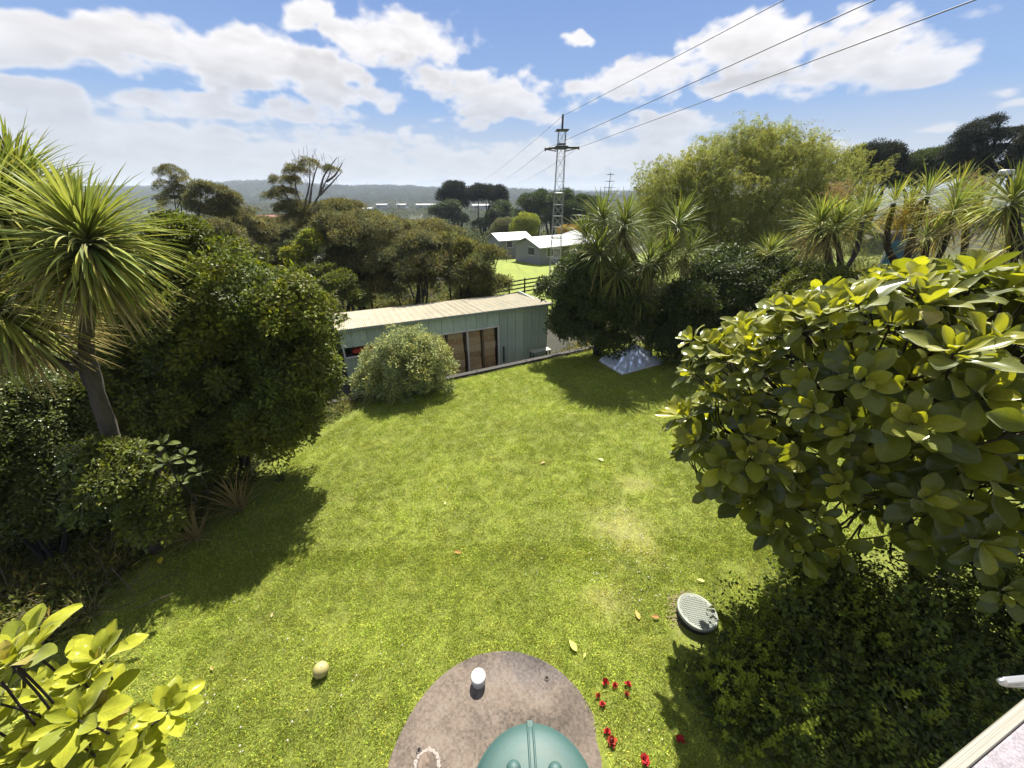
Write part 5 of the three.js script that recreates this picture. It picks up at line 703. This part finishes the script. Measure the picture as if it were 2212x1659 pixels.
// ------------------------------------------------------------------ tank lid, its cover, and the small things on the lawn
R = rng(101);
const concTex = tex(1024, 1024, (u, v) => { const n = tnoise(u, v, 6, 5), f = tnoise(u, v, 90, 3), s = tnoise(u, v, 3, 4), speck = hash2(Math.floor(u * 400), Math.floor(v * 400)); const w = 0.66 + 0.95 * (n - 0.5) + 0.6 * (f - 0.5) + (speck > 0.97 ? 0.12 : speck < 0.04 ? -0.14 : 0), y = sstep(0.35, 0.62, s); return [w * lerp(0.92, 1.08, y), w * lerp(0.9, 0.99, y), w * lerp(0.9, 0.87, y)]; });
concTex.repeat.set(1, 1);
{
  const c = V(-0.1, 0, -1.36), r = 1.11, y0 = H(c.x, c.z), t = thing('tank_slab', 'round weathered concrete tank lid set in the lawn below the deck', 'slab', V(c.x, y0, c.z));
  const prof = [[0, 0.055], [r * 0.5, 0.056], [r - 0.02, 0.052], [r - 0.006, 0.046], [r, 0.034], [r, -0.1]].map(([a, b]) => new THREE.Vector2(a, b)).reverse(), g = new THREE.LatheGeometry(prof, 96), uv = g.attributes.uv, p = g.attributes.position;
  for (let i = 0; i < uv.count; i++) { uv.setXY(i, p.getX(i) * 0.45 + 0.5, p.getZ(i) * 0.45 + 0.5); const a = Math.atan2(p.getZ(i), p.getX(i)), k = 1 + 0.006 * (fbm(a * 4 + 20, 3, 4) - 0.5) * (Math.hypot(p.getX(i), p.getZ(i)) > r * 0.8 ? 2 : 0); p.setX(i, p.getX(i) * k); p.setZ(i, p.getZ(i) * k); }
  mesh(t, 'concrete_disc', g, std([0.235, 0.2, 0.178], 0.95, { map: concTex, bumpMap: concTex, bumpScale: 0.008 }));
  const on = (px, py) => { const q = ray(px, py), k = (y0 + 0.056 - EYE.y) / q.y; return V(q.x * k, 0.056, q.z * k).sub(V(c.x, 0, c.z)); };
  for (const [x, y] of [[1181, 1465], [905, 1621]]) { const q = on(x, y), g = new THREE.TorusGeometry(0.022, 0.007, 8, 20).rotateX(Math.PI / 2).translate(q.x, 0.058, q.z); const m = mesh(t, 'lifting_eye', g, std([0.16, 0.13, 0.11], 0.9)); mesh(m, 'hole', new THREE.CylinderGeometry(0.018, 0.018, 0.006, 16).translate(q.x, 0.058, q.z), std([0.015, 0.013, 0.012], 1)); }
  const q = on(922, 1652), lumps = []; for (let k = 0; k < 150; k++) { const a = k / 150 * 6.283; const s = rr(0.004, 0.014); lumps.push(new THREE.IcosahedronGeometry(s, 0).scale(1.4, 0.35, 1.1).translate(q.x + Math.cos(a) * rr(0.09, 0.13), 0.058, q.z + Math.sin(a) * rr(0.09, 0.125))); } mesh(t, 'mortar_ring', merge(lumps), std([0.4, 0.35, 0.31], 0.95), 'stuff'); mesh(t, 'mortar_patch', new THREE.CylinderGeometry(0.095, 0.1, 0.012, 28).translate(q.x, 0.06, q.z), std([0.27, 0.22, 0.19], 0.95, { map: concTex }));
  // white vent cap
  const v = on(1034, 1472), vt = thing('vent_cap', 'white capped vent pipe standing on the concrete tank lid', 'pipe', V(c.x + v.x, y0 + 0.05, c.z + v.z)); const pr = [[0, 0.14], [0.05, 0.139], [0.074, 0.134], [0.083, 0.123], [0.085, 0.108], [0.085, 0.085], [0.079, 0.08], [0.079, 0]].map(([a, b]) => new THREE.Vector2(a, b)); const wm = std([0.62, 0.62, 0.6], 0.4); mesh(vt, 'cap', new THREE.LatheGeometry(pr.slice(0, 7).reverse(), 40), wm); mesh(vt, 'pipe', new THREE.CylinderGeometry(0.076, 0.076, 0.1, 32).translate(0, 0.04, 0), std([0.6, 0.6, 0.58], 0.5));
  // green plastic dome over the manhole
  const dc = V(0.2, y0 + 0.055, -1.16), R0 = 0.57, d = thing('dome_cover', 'green ribbed plastic dome cover on the concrete tank lid', 'cover', dc), gt = tex(256, 256, (u, w) => { const n = tnoise(u, w, 8, 5); const q = tnoise(u, w, 40, 3), st = sstep(0.55, 0.75, tnoise(u, w, 3, 4)); return [0.72 + 0.2 * n + 0.14 * q + 0.12 * st, 0.72 + 0.2 * n + 0.12 * q, 0.7 + 0.2 * n + 0.12 * q - 0.06 * st]; });
  const gm = new THREE.MeshPhysicalMaterial({ color: lin(0.04, 0.092, 0.088), roughness: 0.55, map: gt, bumpMap: gt, bumpScale: 0.002, side: THREE.DoubleSide, specularIntensity: 0.7 });
  const dy = (x) => 0.1 + 0.14 * Math.sqrt(Math.max(0, 1 - (x / R0) ** 2)) , dp = []; dp.push([R0 + 0.03, 0], [R0 + 0.03, 0.05], [R0 + 0.02, 0.07], [R0, 0.078]); for (let k = 0; k <= 20; k++) { const x = R0 * (1 - k / 20) * 0.985; dp.push([Math.max(x, 0), dy(x)]); }
  mesh(d, 'dome', new THREE.LatheGeometry(dp.map(([a, b]) => new THREE.Vector2(a, b)), 96), gm);
  for (let k = 0; k < 4; k++) { const ang = k * Math.PI / 2 + 0.03, L = new THREE.Group(); L.name = 'rib'; L.rotation.y = ang; d.add(L); for (const s of [-1, 1]) { const pts = []; for (let q = 0; q <= 12; q++) { const x = 0.06 + (R0 - 0.06) * q / 12; pts.push(V(s * 0.026, dy(x) + (q === 12 ? -0.03 : 0.006), -x)); } mesh(L, 'ridge', new THREE.TubeGeometry(new THREE.CatmullRomCurve3(pts), 24, 0.011, 8), gm); } mesh(L, 'latch', rbox(0.066, 0.05, 0.08, 0.008, 0, 0.125, -R0 + 0.02), gm); }
  for (let k = 0; k < 4; k++) { const a = k * Math.PI / 2 + Math.PI / 4 + 0.03, x = Math.sin(a) * 0.27, z = -Math.cos(a) * 0.27; mesh(d, 'boss', new THREE.SphereGeometry(0.07, 28, 16).scale(1, 0.75, 1).translate(x, dy(0.27) + 0.012, z), gm); }
  for (let k = 0; k < 4; k++) { const a = k * Math.PI / 2 + Math.PI / 2 + (k % 2 ? 0.35 : -0.35), g = rbox(0.22, 0.035, 0.05, 0.01, 0, 0.15, -R0 + 0.1).rotateY(-a); mesh(d, 'clip', g, gm); }
}
{ // riser with its waffle lid
  const p = onGround(1500, 1335), t = thing('riser_cover', 'grey green round access cover on a black riser in the lawn', 'cover', p, 0.2); t.rotation.z = -0.05;
  mesh(t, 'riser', new THREE.LatheGeometry([[0.225, -0.1], [0.225, 0.1], [0.215, 0.11], [0.2, 0.11]].map(([a, b]) => new THREE.Vector2(a, b)), 48), std([0.02, 0.02, 0.02], 0.7));
  const lm = std([0.5, 0.58, 0.52], 0.7, { map: concTex }); mesh(t, 'lid', new THREE.LatheGeometry([[0.245, 0.1], [0.248, 0.135], [0.24, 0.145], [0.225, 0.147], [0.22, 0.141], [0, 0.143]].map(([a, b]) => new THREE.Vector2(a, b)), 64), lm);
  const g = []; for (let i = -9; i <= 9; i++) for (let j = -9; j <= 9; j++) if (Math.hypot(i, j) * 0.0225 < 0.205) g.push(box(0.016, 0.006, 0.016, i * 0.0225, 0.146, j * 0.0225)); mesh(t, 'tread_pattern', merge(g), lm, 'stuff');
  const s = thing('bare_soil', 'ring of dry bare soil around the round access cover', 'soil', p.clone().add(V(0, 0.006, 0))); s.userData.kind = 'stuff'; const q = []; for (let k = 0; k < 420; k++) { const a = rr(0, 6.28), r = rr(0.22, 0.37), z = rr(0.003, 0.011); q.push(new THREE.IcosahedronGeometry(z, 0).scale(1.5, 0.35, 1).translate(Math.cos(a) * r, rr(-0.002, 0.004), Math.sin(a) * r)); } mesh(s, 'clods', merge(q), std([0.26, 0.2, 0.12], 0.95), 'stuff');
}
{ // ball
  const p = onGround(697, 1456), t = thing('ball', 'pale yellow toy ball lying on the lawn', 'ball', p); const bt = tex(128, 64, (u, v) => { const n = tnoise(u, v, 8, 4); return [0.85 + 0.15 * n, 0.84 + 0.15 * n, 0.72 + 0.2 * n]; }); const m = mesh(t, 'sphere', new THREE.SphereGeometry(0.088, 40, 28).rotateX(0.5), std([0.55, 0.48, 0.2], 0.6, { map: bt, bumpMap: bt, bumpScale: 0.002 })); m.position.y = 0.085; const vlv = mesh(t, 'valve', new THREE.CylinderGeometry(0.006, 0.006, 0.004, 12).translate(0.03, 0.168, 0.01), std([0.2, 0.18, 0.1], 0.8));
}
{ // fallen red flowers
  R = rng(103);
  const rm = leafMat([0.42, 0.016, 0.03], 0.25, 0.1, 0.5), rm2 = leafMat([0.36, 0.045, 0.03], 0.2, 0, 0.5), cm = std([0.22, 0.02, 0.02], 0.9);
  const list = [[1307, 1475, 0.05, 'full red fallen flower, the left one of the top row beside the slab'], [1328, 1484, 0.038, 'small dark red fallen flower in the middle of the top row'], [1355, 1482, 0.045, 'red fallen flower at the right end of the top row'], [1352, 1501, 0.034, 'faded orange red flower just below the right end of the top row'], [1291, 1505, 0.036, 'browned small red flower left of the others beside the slab'], [1301, 1527, 0.042, 'orange red fallen flower lowest of the upper scatter'], [1311, 1585, 0.04, 'red flower touching the edge of the concrete slab, upper of the pair'], [1320, 1604, 0.056, 'large bright red flower touching the edge of the slab, lower of the pair'], [1468, 1602, 0.05, 'deep red flower in the shade of the small leaved shrub'], [1391, 1644, 0.055, 'bright red fallen flower nearest the bottom of the view']];
  list.forEach(([x, y, s, label], i) => { const p = onGround(x, y), t = thing('fallen_flower', label, 'flower', p.add(V(0, 0.022, 0)), rr(0, 6.28), 'fallen red flowers on the lawn'); t.rotation.x = rr(-0.6, 0.6); t.rotation.z = rr(-0.5, 0.5); const n = 15; for (let k = 0; k < n; k++) { const L = new Leaves(), a = k * 2.4, th = 0.5 + 0.9 * k / n, d = V(Math.sin(th) * Math.cos(a), Math.cos(th), Math.sin(th) * Math.sin(a)), nn = V(-d.x, 1, -d.z); nn.addScaledVector(d, -nn.dot(d)).normalize(); L.leaf(V(0, 0, 0), d, nn, s * rr(0.85, 1.2), s * 0.8, tone(0.25), { rows: 3, bend: rr(-1.6, 0.9), fold: rr(-0.3, 0.5) }); mesh(t, 'petal', L.geo(), i % 4 === 3 || i === 4 ? rm2 : rm); } mesh(t, 'stamens', new THREE.SphereGeometry(s * 0.22, 10, 8).translate(0, s * 0.3, 0), cm); });
  // fallen leaves
  const fl = [[1237, 1399, 0.15, [0.6, 0.55, 0.2], 'large pale yellow fallen leaf on the lawn above the slab', 0.5], [988, 1197, 0.13, [0.3, 0.17, 0.07], 'curled brown fallen leaf in the middle of the lawn', 1.4], [1376, 1333, 0.12, [0.42, 0.3, 0.14], 'narrow tan fallen leaf left of the access cover', 0.1], [1414, 1337, 0.1, [0.33, 0.16, 0.09], 'reddish brown fallen leaf just left of the access cover', 1.5], [1512, 1258, 0.1, [0.6, 0.55, 0.3], 'small pale leaf on the lawn above the access cover', 1.2], [1297, 996, 0.14, [0.65, 0.62, 0.5], 'whitish scrap of leaf on the upper lawn', 0.9], [590, 1333, 0.07, [0.35, 0.3, 0.22], 'small grey fallen leaf on the lawn left of the ball', 0.4], [350, 1214, 0.16, [0.6, 0.45, 0.05], 'bright yellow fallen leaf in the shade at the left', 0.7], [460, 1447, 0.07, [0.3, 0.25, 0.12], 'small brown leaf near the sunlit bush at bottom left', 1.1], [1172, 1003, 0.12, [0.4, 0.3, 0.2], 'small brown leaf on the upper middle of the lawn', 2.1], [1262, 1420, 0.06, [0.55, 0.5, 0.2], 'tiny yellow leaf right of the large pale fallen leaf', 2.6], [962, 1090, 0.08, [0.5, 0.45, 0.3], 'tiny pale leaf on the lawn above the curled brown one', 0.2]];
  for (const [x, y, s, c, label, a] of fl) { const p = onGround(x, y).add(V(0, 0.036, 0)), t = thing('fallen_leaf', label, 'leaf', p, a), m = mesh(t, 'blade', BIG[(s * 1000 | 0) % 5], leafMat(c, 0.2, 0.05, 0.5)); m.scale.set(s, s, s); m.rotation.x = Math.PI / 2 - 0.15; m.position.z = -s / 2; mesh(t, 'stalk', bar(V(0, 0, -s / 2), V(0.01, -0.01, -s * 0.75), 0.002, 5), leafMat(c, 0, 0, 0.5)); }
}
{ // deck parapet at the bottom right corner and a bracket on its outer side
  const a = V(0.669, 4.2, -0.232), b = V(0.909, 4.2, -0.32), u = b.clone().sub(a).normalize(), ang = Math.atan2(-u.z, u.x), t = thing('deck_parapet', 'pale speckled deck ledge with a cream timber edge at the bottom right corner', 'ledge', a, ang);
  const gt = tex(512, 512, (x, y) => { const n = tnoise(x, y, 90, 3), m = tnoise(x, y, 26, 3), w = 0.74 + 0.34 * (m - 0.5) + 0.5 * (n - 0.5); return [w * 1.0, w * 0.96, w * 0.985]; });
  const top = rbox(2.6, 0.03, 0.5, 0.003, 0.9, -0.0155, 0.2665), uv = top.attributes.uv, p = top.attributes.position; for (let i = 0; i < uv.count; i++) uv.setXY(i, p.getX(i) * 4, p.getZ(i) * 4);
  mesh(t, 'top_board', top, std([0.47, 0.435, 0.46], 0.8, { map: gt, bumpMap: gt, bumpScale: 0.002 }));
  const et = tex(256, 64, (x, y) => g3(0.78 + 0.3 * (tnoise(x, y, 12, 4) - 0.3))); mesh(t, 'edge_board', rbox(2.6, 0.09, 0.0155, 0.003, 0.9, -0.0435, 0.0078), std([0.46, 0.43, 0.35], 0.75, { map: et, bumpMap: et, bumpScale: 0.002 }));
  mesh(t, 'cladding', box(2.56, 1.2, 0.06, 0.9, -0.7, 0.06), std([0.4, 0.38, 0.34], 0.8));
  const q = at(2168, 1473, 0.46), k = thing('metal_bracket', 'bright double pronged metal bracket beyond the deck ledge at the right edge', 'bracket', q), mm = std([0.75, 0.77, 0.8], 0.25, { metalness: 0.9 }); const e1 = at(2290, 1462, 0.46).sub(q), e2 = at(2290, 1484, 0.46).sub(q);
  for (const [e, z] of [[e1, 0.004], [e2, -0.004]]) { const L = e.length(), g = rbox(L, 0.009, 0.016, 0.003, L / 2, 0, 0); g.applyQuaternion(new THREE.Quaternion().setFromUnitVectors(V(1, 0, 0), e.clone().normalize())); mesh(k, 'prong', g.translate(0, z, 0), mm); } mesh(k, 'tip', new THREE.SphereGeometry(0.009, 14, 10).scale(1.6, 1, 1), mm);
}

renderer.render(scene, camera);
